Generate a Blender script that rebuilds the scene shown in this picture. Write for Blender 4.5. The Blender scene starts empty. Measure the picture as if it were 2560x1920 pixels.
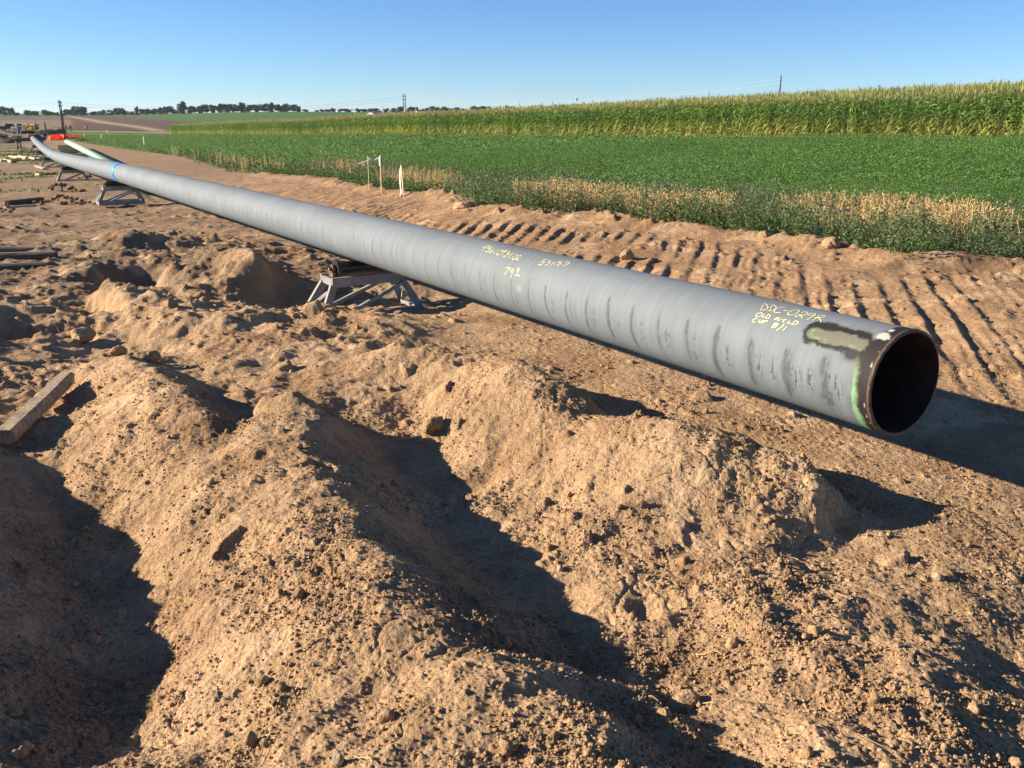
import bpy, math, random
import numpy as np
from mathutils import Vector, Matrix

random.seed(7)
RNG = np.random.default_rng(11)
scene = bpy.context.scene
COL = scene.collection

# ------------------------------------------------------------------ camera
CAM_H = 2.3
PITCH = 17.0
FPX = 2213.0                      # focal length in pixels of the 2560 wide photograph
cam_data = bpy.data.cameras.new("camera")
cam_data.sensor_width = 36.0
cam_data.lens = 36.0 * FPX / 2560.0
cam_data.clip_start = 0.05
cam_data.clip_end = 12000.0
cam = bpy.data.objects.new("camera", cam_data)
cam.location = (0, 0, CAM_H)
cam.rotation_euler = (math.radians(90 - PITCH), 0, 0)
COL.objects.link(cam)
scene.camera = cam

# ------------------------------------------------------------------ light
SUN_ELEV = 19.5
SUN_AZ = -86.5                    # degrees from +Y, clockwise positive: the sun stands at the left
sdir = Vector((math.sin(math.radians(SUN_AZ)) * math.cos(math.radians(SUN_ELEV)),
               math.cos(math.radians(SUN_AZ)) * math.cos(math.radians(SUN_ELEV)),
               math.sin(math.radians(SUN_ELEV))))
world = bpy.data.worlds.new("World")
scene.world = world
world.use_nodes = True
wn = world.node_tree
bg = wn.nodes["Background"]
sky = wn.nodes.new("ShaderNodeTexSky")
sky.sky_type = 'NISHITA'
sky.sun_disc = False
sky.sun_elevation = math.radians(SUN_ELEV)
sky.sun_rotation = math.radians(SUN_AZ)
sky.altitude = 1000
sky.air_density = 0.8
sky.dust_density = 0.0
sky.ozone_density = 6.0
wn.links.new(sky.outputs[0], bg.inputs[0])
bg.inputs[1].default_value = 0.066
sun_data = bpy.data.lights.new("sun", 'SUN')
sun_data.energy = 4.9
sun_data.angle = math.radians(0.5)
sun_data.color = (1.0, 0.87, 0.70)
sun = bpy.data.objects.new("sun", sun_data)
sun.rotation_euler = sdir.to_track_quat('Z', 'Y').to_euler()
sun.location = (-20, 0, 30)
COL.objects.link(sun)
scene.view_settings.view_transform = 'Standard'
scene.view_settings.look = 'None'
scene.view_settings.gamma = 1.0
scene.view_settings.exposure = 1.28
try:
    scene.cycles.max_bounces = 5
    scene.cycles.diffuse_bounces = 2
    scene.cycles.glossy_bounces = 2
    scene.cycles.transmission_bounces = 3
    scene.cycles.transparent_max_bounces = 6
    scene.cycles.use_adaptive_sampling = True
    scene.cycles.adaptive_threshold = 0.015
except Exception:
    pass

# ------------------------------------------------------------------ helpers
SP, CP = math.sin(math.radians(PITCH)), math.cos(math.radians(PITCH))

def ray(px, py):
    u = (px - 1280.0) / FPX
    v = (960.0 - py) / FPX
    return u, CP + v * SP, -SP + v * CP

def at_z(px, py, z):
    """a point of the place seen at photograph pixel px, py, at height z"""
    u, y, w = ray(px, py)
    t = (z - CAM_H) / w
    return Vector((u * t, y * t, z))

def at_d(px, py, depth):
    """the same, at a depth along the camera axis"""
    u, y, w = ray(px, py)
    return Vector((u * depth, y * depth, CAM_H + w * depth))

def tag(o, label=None, cat=None, group=None, kind=None):
    if label: o['label'] = label
    if cat: o['category'] = cat
    if group: o['group'] = group
    if kind: o['kind'] = kind
    return o

def empty(name, loc, rz=0.0, label=None, cat=None, group=None):
    o = bpy.data.objects.new(name, None)
    o.empty_display_size = 0.2
    COL.objects.link(o)
    o.location = loc
    o.rotation_euler = (0, 0, rz)
    return tag(o, label, cat, group)

def mesh_np(name, V, F, mat, cols=None, smooth=False, parent=None, attrs=None, matidx=None):
    V = np.ascontiguousarray(V, dtype=np.float32).reshape(-1, 3)
    F = np.ascontiguousarray(F, dtype=np.int32)
    k = F.shape[1]
    me = bpy.data.meshes.new(name)
    me.vertices.add(len(V))
    me.vertices.foreach_set("co", V.ravel())
    me.loops.add(F.size)
    me.loops.foreach_set("vertex_index", F.ravel())
    me.polygons.add(len(F))
    me.polygons.foreach_set("loop_start", np.arange(0, F.size, k, dtype=np.int32))
    me.polygons.foreach_set("loop_total", np.full(len(F), k, dtype=np.int32))
    if smooth:
        me.polygons.foreach_set("use_smooth", np.ones(len(F), dtype=bool))
    me.update(calc_edges=True)
    if cols is not None:
        a = me.attributes.new("Col", 'FLOAT_COLOR', 'POINT')
        c = np.ones((len(V), 4), dtype=np.float32)
        c[:, :3] = cols
        a.data.foreach_set("color", c.ravel())
    for nm, arr in (attrs or {}).items():
        a = me.attributes.new(nm, 'FLOAT', 'POINT')
        a.data.foreach_set("value", np.ascontiguousarray(arr, dtype=np.float32))
    for m in (mat if isinstance(mat, (list, tuple)) else [mat]):
        me.materials.append(m)
    if matidx is not None:
        me.polygons.foreach_set("material_index", np.ascontiguousarray(matidx, dtype=np.int32))
    o = bpy.data.objects.new(name, me)
    COL.objects.link(o)
    if parent is not None:
        o.parent = parent
    return o

class MB:
    """collects solid pieces; build() links them as ONE mesh object"""
    def __init__(s):
        s.v, s.f, s.c = [], [], []
        s.col = (1, 1, 1)
    def add(s, vs, fs):
        n = len(s.v)
        s.v += [tuple(p) for p in vs]
        s.c += [s.col] * len(vs)
        s.f += [tuple(i + n for i in q) for q in fs]
    def box(s, c, size, rot=None, bev=0.0):
        hx, hy, hz = [d / 2 for d in size]
        b = min(bev, hx * .6, hy * .6, hz * .6)
        M = rot if rot is not None else Matrix.Identity(3)
        c = Vector(c)
        if b <= 0:
            vs = [c + M @ Vector((sx * hx, sy * hy, sz * hz)) for sx in (-1, 1) for sy in (-1, 1) for sz in (-1, 1)]
            s.add(vs, [(0, 1, 3, 2), (4, 6, 7, 5), (0, 4, 5, 1), (2, 3, 7, 6), (0, 2, 6, 4), (1, 5, 7, 3)])
            return
        prof = [(-hx + b, -hy), (hx - b, -hy), (hx, -hy + b), (hx, hy - b), (hx - b, hy), (-hx + b, hy), (-hx, hy - b), (-hx, -hy + b)]
        rings = []
        for z, k in ((-hz, b), (-hz + b, 0), (hz - b, 0), (hz, b)):
            rings.append([c + M @ Vector((x * (hx - k) / hx, y * (hy - k) / hy, z)) for x, y in prof])
        vs = [p for r in rings for p in r]
        fs = []
        for i in range(3):
            for j in range(8):
                fs.append((i * 8 + j, i * 8 + (j + 1) % 8, i * 8 + 8 + (j + 1) % 8, i * 8 + 8 + j))
        fs.append(tuple(range(7, -1, -1)))
        fs.append(tuple(range(24, 32)))
        s.add(vs, fs)
    def bar(s, p, q, w, h, up=(0, 0, 1), bev=0.0):
        p, q = Vector(p), Vector(q)
        d = (q - p)
        L = d.length
        y = d.normalized()
        upv = Vector(up)
        if abs(y.dot(upv)) > .98:
            upv = Vector((1, 0, 0))
        x = y.cross(upv).normalized()
        z = x.cross(y).normalized()
        M = Matrix((x, y, z)).transposed()
        s.box((p + q) / 2, (w, L, h), M, bev)
    def tube(s, pts, rads, n=10, cap=True):
        pts = [Vector(p) for p in pts]
        if not isinstance(rads, (list, tuple)):
            rads = [rads] * len(pts)
        vs, fs = [], []
        prev = None
        for i, p in enumerate(pts):
            t = (pts[min(i + 1, len(pts) - 1)] - pts[max(i - 1, 0)]).normalized()
            if prev is None:
                a = Vector((0, 0, 1)) if abs(t.z) < .9 else Vector((1, 0, 0))
                x = t.cross(a).normalized()
            else:
                x = (prev - t * prev.dot(t)).normalized()
            prev = x
            y = t.cross(x)
            for k in range(n):
                a = 2 * math.pi * k / n
                vs.append(p + (x * math.cos(a) + y * math.sin(a)) * rads[i])
        for i in range(len(pts) - 1):
            for k in range(n):
                fs.append((i * n + k, i * n + (k + 1) % n, i * n + n + (k + 1) % n, i * n + n + k))
        if cap:
            fs.append(tuple(range(n - 1, -1, -1)))
            fs.append(tuple(range(len(vs) - n, len(vs))))
        s.add(vs, fs)
    def build(s, name, mat, parent=None, smooth=False, usecol=False, bevel=0.0):
        me = bpy.data.meshes.new(name)
        me.from_pydata(s.v, [], s.f)
        me.update()
        if usecol:
            a = me.attributes.new("Col", 'FLOAT_COLOR', 'POINT')
            c = np.ones((len(s.v), 4), dtype=np.float32)
            c[:, :3] = np.array(s.c)
            a.data.foreach_set("color", c.ravel())
        if smooth:
            for p in me.polygons: p.use_smooth = True
        me.materials.append(mat)
        o = bpy.data.objects.new(name, me)
        COL.objects.link(o)
        if parent is not None: o.parent = parent
        if bevel > 0:
            m = o.modifiers.new("edge", 'BEVEL'); m.width = bevel; m.segments = 2; m.limit_method = 'ANGLE'
        return o

def kids(o):
    return [c for c in bpy.data.objects if c.parent is o]

def copy_tree(o, parent=None):
    c = o.copy()
    COL.objects.link(c)
    if parent is not None: c.parent = parent
    for ch in kids(o): copy_tree(ch, c)
    return c

ORD = ["first", "second", "third", "fourth", "fifth", "sixth", "seventh", "eighth", "ninth", "tenth", "eleventh", "twelfth",
       "thirteenth", "fourteenth", "fifteenth", "sixteenth", "seventeenth", "eighteenth", "nineteenth", "twentieth"]

# ------------------------------------------------------------------ noise (numpy)
def _hash(ix, iy, seed):
    h = (ix.astype(np.int64) * 374761393 + iy.astype(np.int64) * 668265263 + seed * 1442695041) & 0xffffffff
    h = ((h ^ (h >> 13)) * 1274126177) & 0xffffffff
    h = (h ^ (h >> 16)) & 0xffffffff
    return h

def _h01(ix, iy, seed):
    return (_hash(ix, iy, seed) & 0xffffff).astype(np.float32) / np.float32(0xffffff)

def gnoise(x, y, seed=0):
    """gradient noise, about -0.7 .. 0.7"""
    x0 = np.floor(x); y0 = np.floor(y)
    fx = (x - x0).astype(np.float32); fy = (y - y0).astype(np.float32)
    ix = x0.astype(np.int64); iy = y0.astype(np.int64)
    u = fx * fx * fx * (fx * (fx * 6 - 15) + 10)
    v = fy * fy * fy * (fy * (fy * 6 - 15) + 10)
    def g(dx, dy):
        a = _h01(ix + dx, iy + dy, seed) * np.float32(2 * math.pi)
        return np.cos(a) * (fx - dx) + np.sin(a) * (fy - dy)
    n0 = g(0, 0) * (1 - u) + g(1, 0) * u
    n1 = g(0, 1) * (1 - u) + g(1, 1) * u
    return n0 * (1 - v) + n1 * v

def fbm(x, y, oct=4, seed=0, gain=.5, lac=2.03):
    s = 0; a = 1.0
    for i in range(oct):
        s = s + a * gnoise(x, y, seed + i * 17)
        x = x * lac + 13.7; y = y * lac + 7.1
        a *= gain
    return s

def bumps(x, y, cell, prob, seed, rmin=.22, rmax=.48, prob_arr=None, flat=.8):
    """rounded clods scattered on a jittered grid: heights in metres"""
    X = x / cell; Y = y / cell
    wx = gnoise(X * 2.3, Y * 2.3, seed + 91) * .28; wy = gnoise(X * 2.3 + 31, Y * 2.3 + 5, seed + 92) * .28
    X = X + wx; Y = Y + wy
    ix = np.floor(X).astype(np.int64); iy = np.floor(Y).astype(np.int64)
    out = np.zeros_like(x, dtype=np.float32)
    for dx in (-1, 0, 1):
        for dy in (-1, 0, 1):
            cx = ix + dx; cy = iy + dy
            jx = cx + .5 + (_h01(cx, cy, seed) - .5) * .8
            jy = cy + .5 + (_h01(cx, cy, seed + 1) - .5) * .8
            R = rmin + (rmax - rmin) * _h01(cx, cy, seed + 2) ** 2
            on = _h01(cx, cy, seed + 3) < (prob if prob_arr is None else prob_arr)
            d2 = ((X - jx) ** 2 + (Y - jy) ** 2) / (R * R)
            b = np.sqrt(np.maximum(0, 1 - d2)) * R * on
            out = np.maximum(out, b.astype(np.float32))
    return out * cell * flat

def slabs(x, y, cell, seed, prob_arr, rmin=.2, rmax=.46, flat=.7):
    """angular broken clods: faceted outlines, tilted tops, steep sides"""
    X = x / cell; Y = y / cell
    ix = np.floor(X).astype(np.int64); iy = np.floor(Y).astype(np.int64)
    out = np.zeros_like(x, dtype=np.float32)
    for dx in (-1, 0, 1):
        for dy in (-1, 0, 1):
            cx = ix + dx; cy = iy + dy
            px = X - (cx + .5 + (_h01(cx, cy, seed) - .5) * .9)
            py = Y - (cy + .5 + (_h01(cx, cy, seed + 1) - .5) * .9)
            R = rmin + (rmax - rmin) * _h01(cx, cy, seed + 2) ** 2
            on = _h01(cx, cy, seed + 3) < prob_arr
            a0 = _h01(cx, cy, seed + 4) * np.float32(6.283)
            dm = np.zeros_like(out)
            for k in range(5):
                a = a0 + k * np.float32(1.2566) + (_h01(cx, cy, seed + 10 + k) - .5) * .7
                w = .72 + .4 * _h01(cx, cy, seed + 20 + k)
                dm = np.maximum(dm, (px * np.cos(a) + py * np.sin(a)) / w)
            t = np.clip((1 - dm / R) * 2.6, 0, 1)
            tilt = .75 + .5 * (px * np.cos(a0 * 2.7) + py * np.sin(a0 * 2.7)) / R
            out = np.maximum(out, (np.sqrt(t) * np.clip(tilt, .2, 1.3) * R * on).astype(np.float32))
    return out * cell * flat

def sstep(a, b, x):
    t = np.clip((x - a) / (b - a), 0, 1)
    return t * t * (3 - 2 * t)

# ------------------------------------------------------------------ materials
def new_mat(name):
    m = bpy.data.materials.new(name)
    m.use_nodes = True
    return m, m.node_tree, m.node_tree.nodes["Principled BSDF"]

def noise_mat(name, c1, c2, scale=8, rough=.7, metal=0.0, bump=0.0, bscale=40, detail=5, spec=.4, stretch=None):
    m, nt, b = new_mat(name)
    tc = nt.nodes.new("ShaderNodeTexCoord")
    n = nt.nodes.new("ShaderNodeTexNoise"); n.inputs['Scale'].default_value = scale; n.inputs['Detail'].default_value = detail
    src = tc.outputs['Object']
    if stretch:
        mp = nt.nodes.new("ShaderNodeMapping"); mp.inputs['Scale'].default_value = stretch
        nt.links.new(src, mp.inputs[0]); src = mp.outputs[0]
    nt.links.new(src, n.inputs['Vector'])
    r = nt.nodes.new("ShaderNodeValToRGB")
    r.color_ramp.elements[0].position = .35; r.color_ramp.elements[1].position = .65
    r.color_ramp.elements[0].color = (*c1, 1); r.color_ramp.elements[1].color = (*c2, 1)
    nt.links.new(n.outputs['Fac'], r.inputs[0])
    nt.links.new(r.outputs[0], b.inputs['Base Color'])
    b.inputs['Roughness'].default_value = rough
    b.inputs['Metallic'].default_value = metal
    b.inputs['Specular IOR Level'].default_value = spec
    if bump > 0:
        n2 = nt.nodes.new("ShaderNodeTexNoise"); n2.inputs['Scale'].default_value = bscale; n2.inputs['Detail'].default_value = 4
        nt.links.new(src, n2.inputs['Vector'])
        bp = nt.nodes.new("ShaderNodeBump"); bp.inputs['Strength'].default_value = bump; bp.inputs['Distance'].default_value = .01
        nt.links.new(n2.outputs['Fac'], bp.inputs['Height'])
        nt.links.new(bp.outputs[0], b.inputs['Normal'])
    return m

def leaf_mat(name, trans=.3, rough=.6, spec=.25):
    m, nt, b = new_mat(name)
    at = nt.nodes.new("ShaderNodeAttribute"); at.attribute_name = "Col"
    nt.links.new(at.outputs['Color'], b.inputs['Base Color'])
    b.inputs['Roughness'].default_value = rough
    b.inputs['Specular IOR Level'].default_value = spec
    t = nt.nodes.new("ShaderNodeBsdfTranslucent")
    hs = nt.nodes.new("ShaderNodeHueSaturation"); hs.inputs['Value'].default_value = 1.2; hs.inputs['Hue'].default_value = .49
    nt.links.new(at.outputs['Color'], hs.inputs['Color'])
    nt.links.new(hs.outputs[0], t.inputs['Color'])
    mx = nt.nodes.new("ShaderNodeMixShader"); mx.inputs[0].default_value = trans
    nt.links.new(b.outputs[0], mx.inputs[1]); nt.links.new(t.outputs[0], mx.inputs[2])
    nt.links.new(mx.outputs[0], nt.nodes["Material Output"].inputs['Surface'])
    return m

M_LEAF = leaf_mat("leaves", .3)
M_DRY = leaf_mat("dry_straw", .25, .8, .1)
M_TREE = leaf_mat("tree_leaves", .15, .8, .1)
M_PAINT = noise_mat("grey_blue_paint", (.20, .175, .15), (.265, .28, .29), 5, .62, 0, .15, 60)
M_RUBBER = noise_mat("black_rubber", (.012, .012, .013), (.03, .03, .03), 12, .35, 0, .1, 80, spec=.5)
M_RUST = noise_mat("rusty_steel", (.12, .055, .03), (.24, .12, .07), 20, .8, 0, .3, 90)
M_WOOD = noise_mat("weathered_wood", (.20, .16, .115), (.36, .30, .22), 9, .85, 0, .5, 30, stretch=(6, .7, 6))
M_NEWWOOD = noise_mat("pale_wood", (.42, .32, .19), (.55, .43, .27), 9, .85, 0, .3, 30, stretch=(6, .7, 6))
M_DARKWOOD = noise_mat("dark_wood", (.06, .045, .035), (.13, .10, .075), 9, .9, 0, .4, 30, stretch=(4, 4, .5))
M_GREENPIPE = noise_mat("pale_green_coating", (.22, .38, .25), (.26, .42, .29), 3, .6)
M_DARKPIPE = noise_mat("dark_coating", (.05, .06, .075), (.08, .09, .11), 4, .5)
M_CHALK = noise_mat("yellow_paint_marker", (.62, .56, .26), (.80, .74, .40), 30, .9, spec=.1)
M_BLUE = noise_mat("blue_epoxy", (.012, .20, .66), (.016, .24, .76), 4, .45, spec=.3)
M_LTBLUE = noise_mat("pale_blue_epoxy", (.06, .26, .62), (.08, .31, .70), 4, .5, spec=.3)
M_WHITE = noise_mat("white_plastic", (.72, .72, .70), (.82, .82, .80), 10, .6)
M_WHITEWALL = noise_mat("white_siding", (.60, .58, .54), (.72, .70, .66), 3, .8)
M_ROOF = noise_mat("grey_roof", (.16, .14, .13), (.24, .21, .2), 3, .8)
M_ORANGE = noise_mat("orange_plastic", (.70, .085, .02), (.80, .14, .035), 8, .6)
M_YELLOW = noise_mat("yellow_machine_paint", (.58, .33, .03), (.68, .40, .05), 3, .5)
M_BLACK = noise_mat("black_steel", (.015, .015, .016), (.04, .038, .036), 6, .6)
M_GLASS = noise_mat("dark_glass", (.02, .025, .03), (.03, .035, .04), 2, .1, spec=.6)
M_WIRE = noise_mat("aluminium_wire", (.5, .5, .5), (.6, .6, .6), 2, .4)
M_RED = noise_mat("red_cloth", (.5, .02, .02), (.6, .03, .03), 8, .8)
M_BROWNWALL = noise_mat("brown_siding", (.16, .12, .10), (.22, .17, .14), 3, .8)
# ------------------------------------------------------------------ the lie of the land
# row coordinates: a runs along the pipe away from its cut end, b across it, to the right
E0 = Vector((2.19, 4.73, 0.86))          # centre of the cut pipe end
DR = (-0.514, 0.858)
NR = (0.858, 0.514)

def ab(x, y):
    return (x - E0.x) * DR[0] + (y - E0.y) * DR[1], (x - E0.x) * NR[0] + (y - E0.y) * NR[1]

def xy(a, b):
    return E0.x + a * DR[0] + b * NR[0], E0.y + a * DR[1] + b * NR[1]

def sq(x, y):
    r = np.hypot(x, y) + 1e-6
    f = np.log(1 + r / 15.0) / r
    return x * f, y * f

class RBF:
    def __init__(s, X, Y, Z, c):
        s.X, s.Y, s.c = np.asarray(X, np.float64), np.asarray(Y, np.float64), c
        D = np.sqrt((s.X[:, None] - s.X[None]) ** 2 + (s.Y[:, None] - s.Y[None]) ** 2 + c * c)
        n = len(s.X)
        A = np.zeros((n + 1, n + 1)); A[:n, :n] = D + np.eye(n) * -1e-4; A[:n, n] = 1; A[n, :n] = 1
        w = np.linalg.solve(A, np.append(np.asarray(Z, np.float64), 0))
        s.w, s.k = w[:n], w[n]
    def __call__(s, x, y):
        sh = np.shape(x)
        x = np.ravel(x).astype(np.float32); y = np.ravel(y).astype(np.float32)
        out = np.empty(len(x), np.float32)
        X = s.X.astype(np.float32); Y = s.Y.astype(np.float32); w = s.w.astype(np.float32)
        for i in range(0, len(x), 20000):
            D = np.sqrt((x[i:i + 20000, None] - X) ** 2 + (y[i:i + 20000, None] - Y) ** 2 + np.float32(s.c ** 2))
            out[i:i + 20000] = D @ w + s.k
        return out.reshape(sh)

FAR = []
for a, b, z in [
    (-30, 0, .05), (-15, 0, .0), (0, 0, 0), (8, 0, 0), (15, 0, -.2), (30, 0, -.66), (45, 0, -.8), (60, 0, -1.1), (85, 0, -1.5), (110, 0, -1.95), (150, 0, -2.5), (200, 0, -2.9),
    (-30, -14, .1), (0, -14, .05), (15, -14, -.1), (30, -14, -.58), (60, -14, -1.08), (110, -14, -2.0), (160, -14, -2.6),
    (0, -40, .1), (40, -40, -.6), (0, -120, 0),
    (-20, 7, .05), (0, 7, 0), (15, 7, -.1), (30, 7, -.42), (60, 7, -1.05), (110, 7, -1.95),
    (-20, 10, -.1), (0, 10, -.25), (15, 10, -.32), (30, 10, -.5), (60, 10, -1.1), (110, 10, -2.0),
    (-20, 14, 0), (0, 14, -.22), (15, 14, -.32), (30, 14, -.5), (60, 14, -1.1), (110, 14, -1.95), (160, 14, -2.5),
    (-20, 26, .6), (0, 26, .25), (30, 26, -.05), (80, 26, -.6), (160, 26, -2.1),
    (-30, 45, 1.9), (0, 45, 1.35), (28, 46, 1.05), (79, 44, .15), (130, 44, -.8), (190, 44, -1.9), (255, 44, -3.0),
    (-30, 90, 4.2), (0, 90, 3.7), (28, 90, 3.2), (79, 90, 2.2), (130, 90, .9), (188, 90, -.7), (240, 90, -2.2),
    (-30, 150, 6.2), (28, 150, 4.9), (79, 150, 3.6), (130, 150, 2.2), (188, 150, .4), (260, 140, -1.5),
    (0, 260, 5.5), (100, 260, 4.0), (200, 240, 1.0), (0, -300, 0), (-200, 0, 0), (-300, 300, 4), (-300, -300, 0)]:
    x, y = xy(a, b); FAR.append((x, y, z))
for px, py, d in [
    (-300, 338, 190), (0, 338, 190), (250, 338, 195), (-300, 320, 300), (0, 320, 300), (250, 320, 300), (420, 324, 290),
    (-300, 302, 520), (0, 302, 520), (250, 302, 520), (480, 306, 420), (650, 309, 380), (800, 312, 360),
    (-300, 288, 900), (0, 288, 900), (250, 288, 880), (400, 286, 850), (560, 281, 800), (760, 279.5, 800), (900, 281, 850), (1050, 284, 800),
    (-300, 284, 1800), (100, 284, 1800), (400, 283.5, 1800), (700, 283, 1800), (1000, 279, 1500), (1200, 277, 1400), (1500, 274, 1300), (2000, 274, 1300), (2700, 274, 1300),
    (-300, 283.3, 4500), (400, 283.3, 4500), (1000, 281, 4500), (1600, 280, 4500), (2700, 280, 4500)]:
    p = at_d(px, py, d); FAR.append((p.x, p.y, p.z))
FAR += [(0, -4500, 2), (4500, 0, 2), (-4500, 0, 2), (3000, 3000, 2.2), (-3000, 3000, 2.2), (0, -40, 0), (0, -10, .1), (30, -10, .5), (-30, -30, .1)]
FAR = np.array(FAR)
_fx, _fy = sq(FAR[:, 0], FAR[:, 1])
FARF = RBF(_fx, _fy, FAR[:, 2], .06)

def far_h(x, y):
    return FARF(*sq(np.asarray(x, np.float64), np.asarray(y, np.float64)))

# near ground: crests, feet and hollows of the spoil, each given by (image x, image y, height)
Q = 2560.0 / 2212.0
NEAR = []
def line(pts, n=6):
    P = [at_z(x * Q, y * Q, z) for x, y, z in pts]
    for i in range(len(P) - 1):
        m = max(1, int((P[i + 1] - P[i]).length / .22))
        for k in range(m):
            NEAR.append(tuple(P[i].lerp(P[i + 1], k / m)))
    NEAR.append(tuple(P[-1]))
def dots(pts):
    for x, y, z in pts: NEAR.append(tuple(at_z(x * Q, y * Q, z)))

def back(pts, off=.24, z=.04, n=(.80, .60)):
    for x, y, zz in pts:
        p = at_z(x * Q, y * Q, zz); NEAR.append((p.x + n[0] * off, p.y + n[1] * off, z))
back([(858, 742, .30), (930, 754, .22), (1000, 764, .20), (1130, 785, .30), (1160, 792, .44), (1210, 822, .36), (1262, 850, .30)], .22, .02)
back([(1375, 895, .34), (1410, 897, .40), (1450, 912, .35), (1500, 930, .30), (1560, 948, .22), (1660, 976, .22), (1740, 990, .29), (1775, 1030, .25)], .26, .02)
# ridge beside the pipe: crest, the ground behind it, its foot
line([(690, 664, .10), (760, 672, .16), (820, 684, .17), (850, 700, .15)])
line([(858, 742, .30), (930, 754, .22), (1000, 764, .20), (1080, 777, .22), (1130, 785, .30), (1160, 792, .44), (1210, 822, .36), (1262, 850, .30), (1300, 895, .20)])
line([(1330, 910, .22), (1375, 895, .34), (1410, 897, .40), (1500, 930, .30), (1560, 948, .22), (1600, 962, .14), (1660, 976, .22), (1740, 990, .29), (1775, 1030, .25), (1788, 1085, .15)])
line([(960, 715, .03), (1100, 755, .0), (1240, 800, .0), (1340, 850, .0), (1450, 885, .0), (1600, 935, .0), (1720, 965, .0), (1850, 1010, .0), (1990, 1065, -.01)])
line([(930, 930, .02), (1000, 1000, -.02), (1090, 1060, -.03), (1180, 1110, -.01), (1270, 1140, .02), (1420, 1135, .05), (1560, 1160, .06), (1700, 1175, .06), (1800, 1130, .03)])
dots([(1850, 1090, .0), (1900, 1110, .0), (1830, 1060, .02), (1860, 1140, .02)])
# lit slope at the lower right
dots([(2000, 1200, .03), (2150, 1150, .0), (1950, 1320, .09), (2100, 1300, .06), (2205, 1380, -.02), (1750, 1300, .08), (1550, 1260, .05), (1600, 1400, .12),
      (1800, 1450, .16), (2000, 1500, .18), (2150, 1520, .12), (2205, 1600, .12), (1900, 1620, .25), (1700, 1600, .25), (1560, 1520, .12), (1540, 1640, .16), (1420, 1280, .0),
      (1300, 1220, -.02), (1480, 1400, .02), (1300, 1170, -.01), (2190, 1440, -.05), (2205, 1500, .03)])
# the shaded trough and the crest on its left
line([(720, 905, -.02), (800, 960, -.06), (900, 1060, -.10), (1010, 1190, -.12), (1120, 1300, -.10), (1230, 1400, -.05), (1310, 1470, .06), (1400, 1560, .17), (1470, 1659, .24)])
line([(910, 905, -.01), (960, 985, -.03), (1040, 1065, -.05), (1100, 1160, -.06), (1180, 1240, -.05), (1290, 1310, -.04), (1375, 1420, -.02), (1440, 1520, .12), (1500, 1640, .2)])
line([(560, 872, .26), (600, 860, .29), (640, 852, .34), (655, 905, .29), (668, 965, .29), (700, 1005, .32), (760, 1075, .36), (772, 1110, .35), (790, 1190, .36), (860, 1270, .38),
      (960, 1330, .37), (1060, 1430, .37), (1200, 1490, .36), (1330, 1560, .37), (1460, 1650, .38)])
dots([(1385, 1478, .15), (1420, 1505, .19), (1450, 1545, .2)])
# second small crest with its own shade
line([(265, 772, .22), (330, 800, .30), (400, 850, .33), (450, 898, .32), (482, 930, .24)])
line([(360, 775, .07), (430, 830, .05), (500, 890, .06), (545, 915, .12)])
dots([(520, 850, .13), (460, 800, .08), (600, 820, .1), (700, 860, .08)])
# broad slope to the left of the crest
dots([(500, 1010, .24), (400, 1000, .19), (300, 960, .15), (200, 930, .12), (420, 1100, .18), (320, 1080, .06), (560, 1100, .27), (600, 1250, .26), (460, 1250, .14),
      (560, 1400, .22), (430, 1400, .06), (700, 1400, .30), (700, 1550, .32), (520, 1560, .2), (420, 1560, .12), (850, 1450, .30), (850, 1620, .36), (1000, 1560, .34), (1100, 1640, .38),
      (400, 1640, .2), (640, 1650, .3)])
# the dark hollow at the left
dots([(60, 980, -.02), (100, 1060, -.08), (150, 1130, -.10), (200, 1220, -.11), (230, 1330, -.10), (250, 1450, -.08), (200, 1560, -.02), (280, 1600, .06), (330, 1480, -.05), (330, 1350, -.06),
      (250, 1150, -.05), (300, 1250, -.05), (60, 1250, .0), (40, 1450, .1), (120, 1650, .12), (300, 1655, .16)])
# the bank outside the frame at the left that shades the hollow
for x, y, z in [(-4.6, 6.0, .30), (-4.1, 5.6, .33), (-3.7, 5.1, .36), (-3.3, 4.6, .38), (-3.0, 4.1, .40), (-2.75, 3.6, .42), (-2.6, 3.1, .44), (-2.4, 2.6, .48), (-2.2, 2.1, .5), (-2.0, 1.6, .5),
                (-4.6, 4.4, .2), (-4.0, 3.2, .2), (-3.4, 2.0, .3), (-5.5, 5.5, .15)]:
    NEAR.append((x, y, z))
# under the photographer
for x, y, z in [(0, 0, .75), (.5, .6, .7), (-.5, .6, .68), (-1.1, .5, .6), (1.1, .5, .6), (0, 1.2, .6), (0, -1.0, .6), (1.8, 0, .4), (-1.8, -.5, .5), (1.6, 1.3, .35), (2.4, 1.6, .15), (-1.0, 1.5, .42)]:
    NEAR.append((x, y, z))
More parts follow.
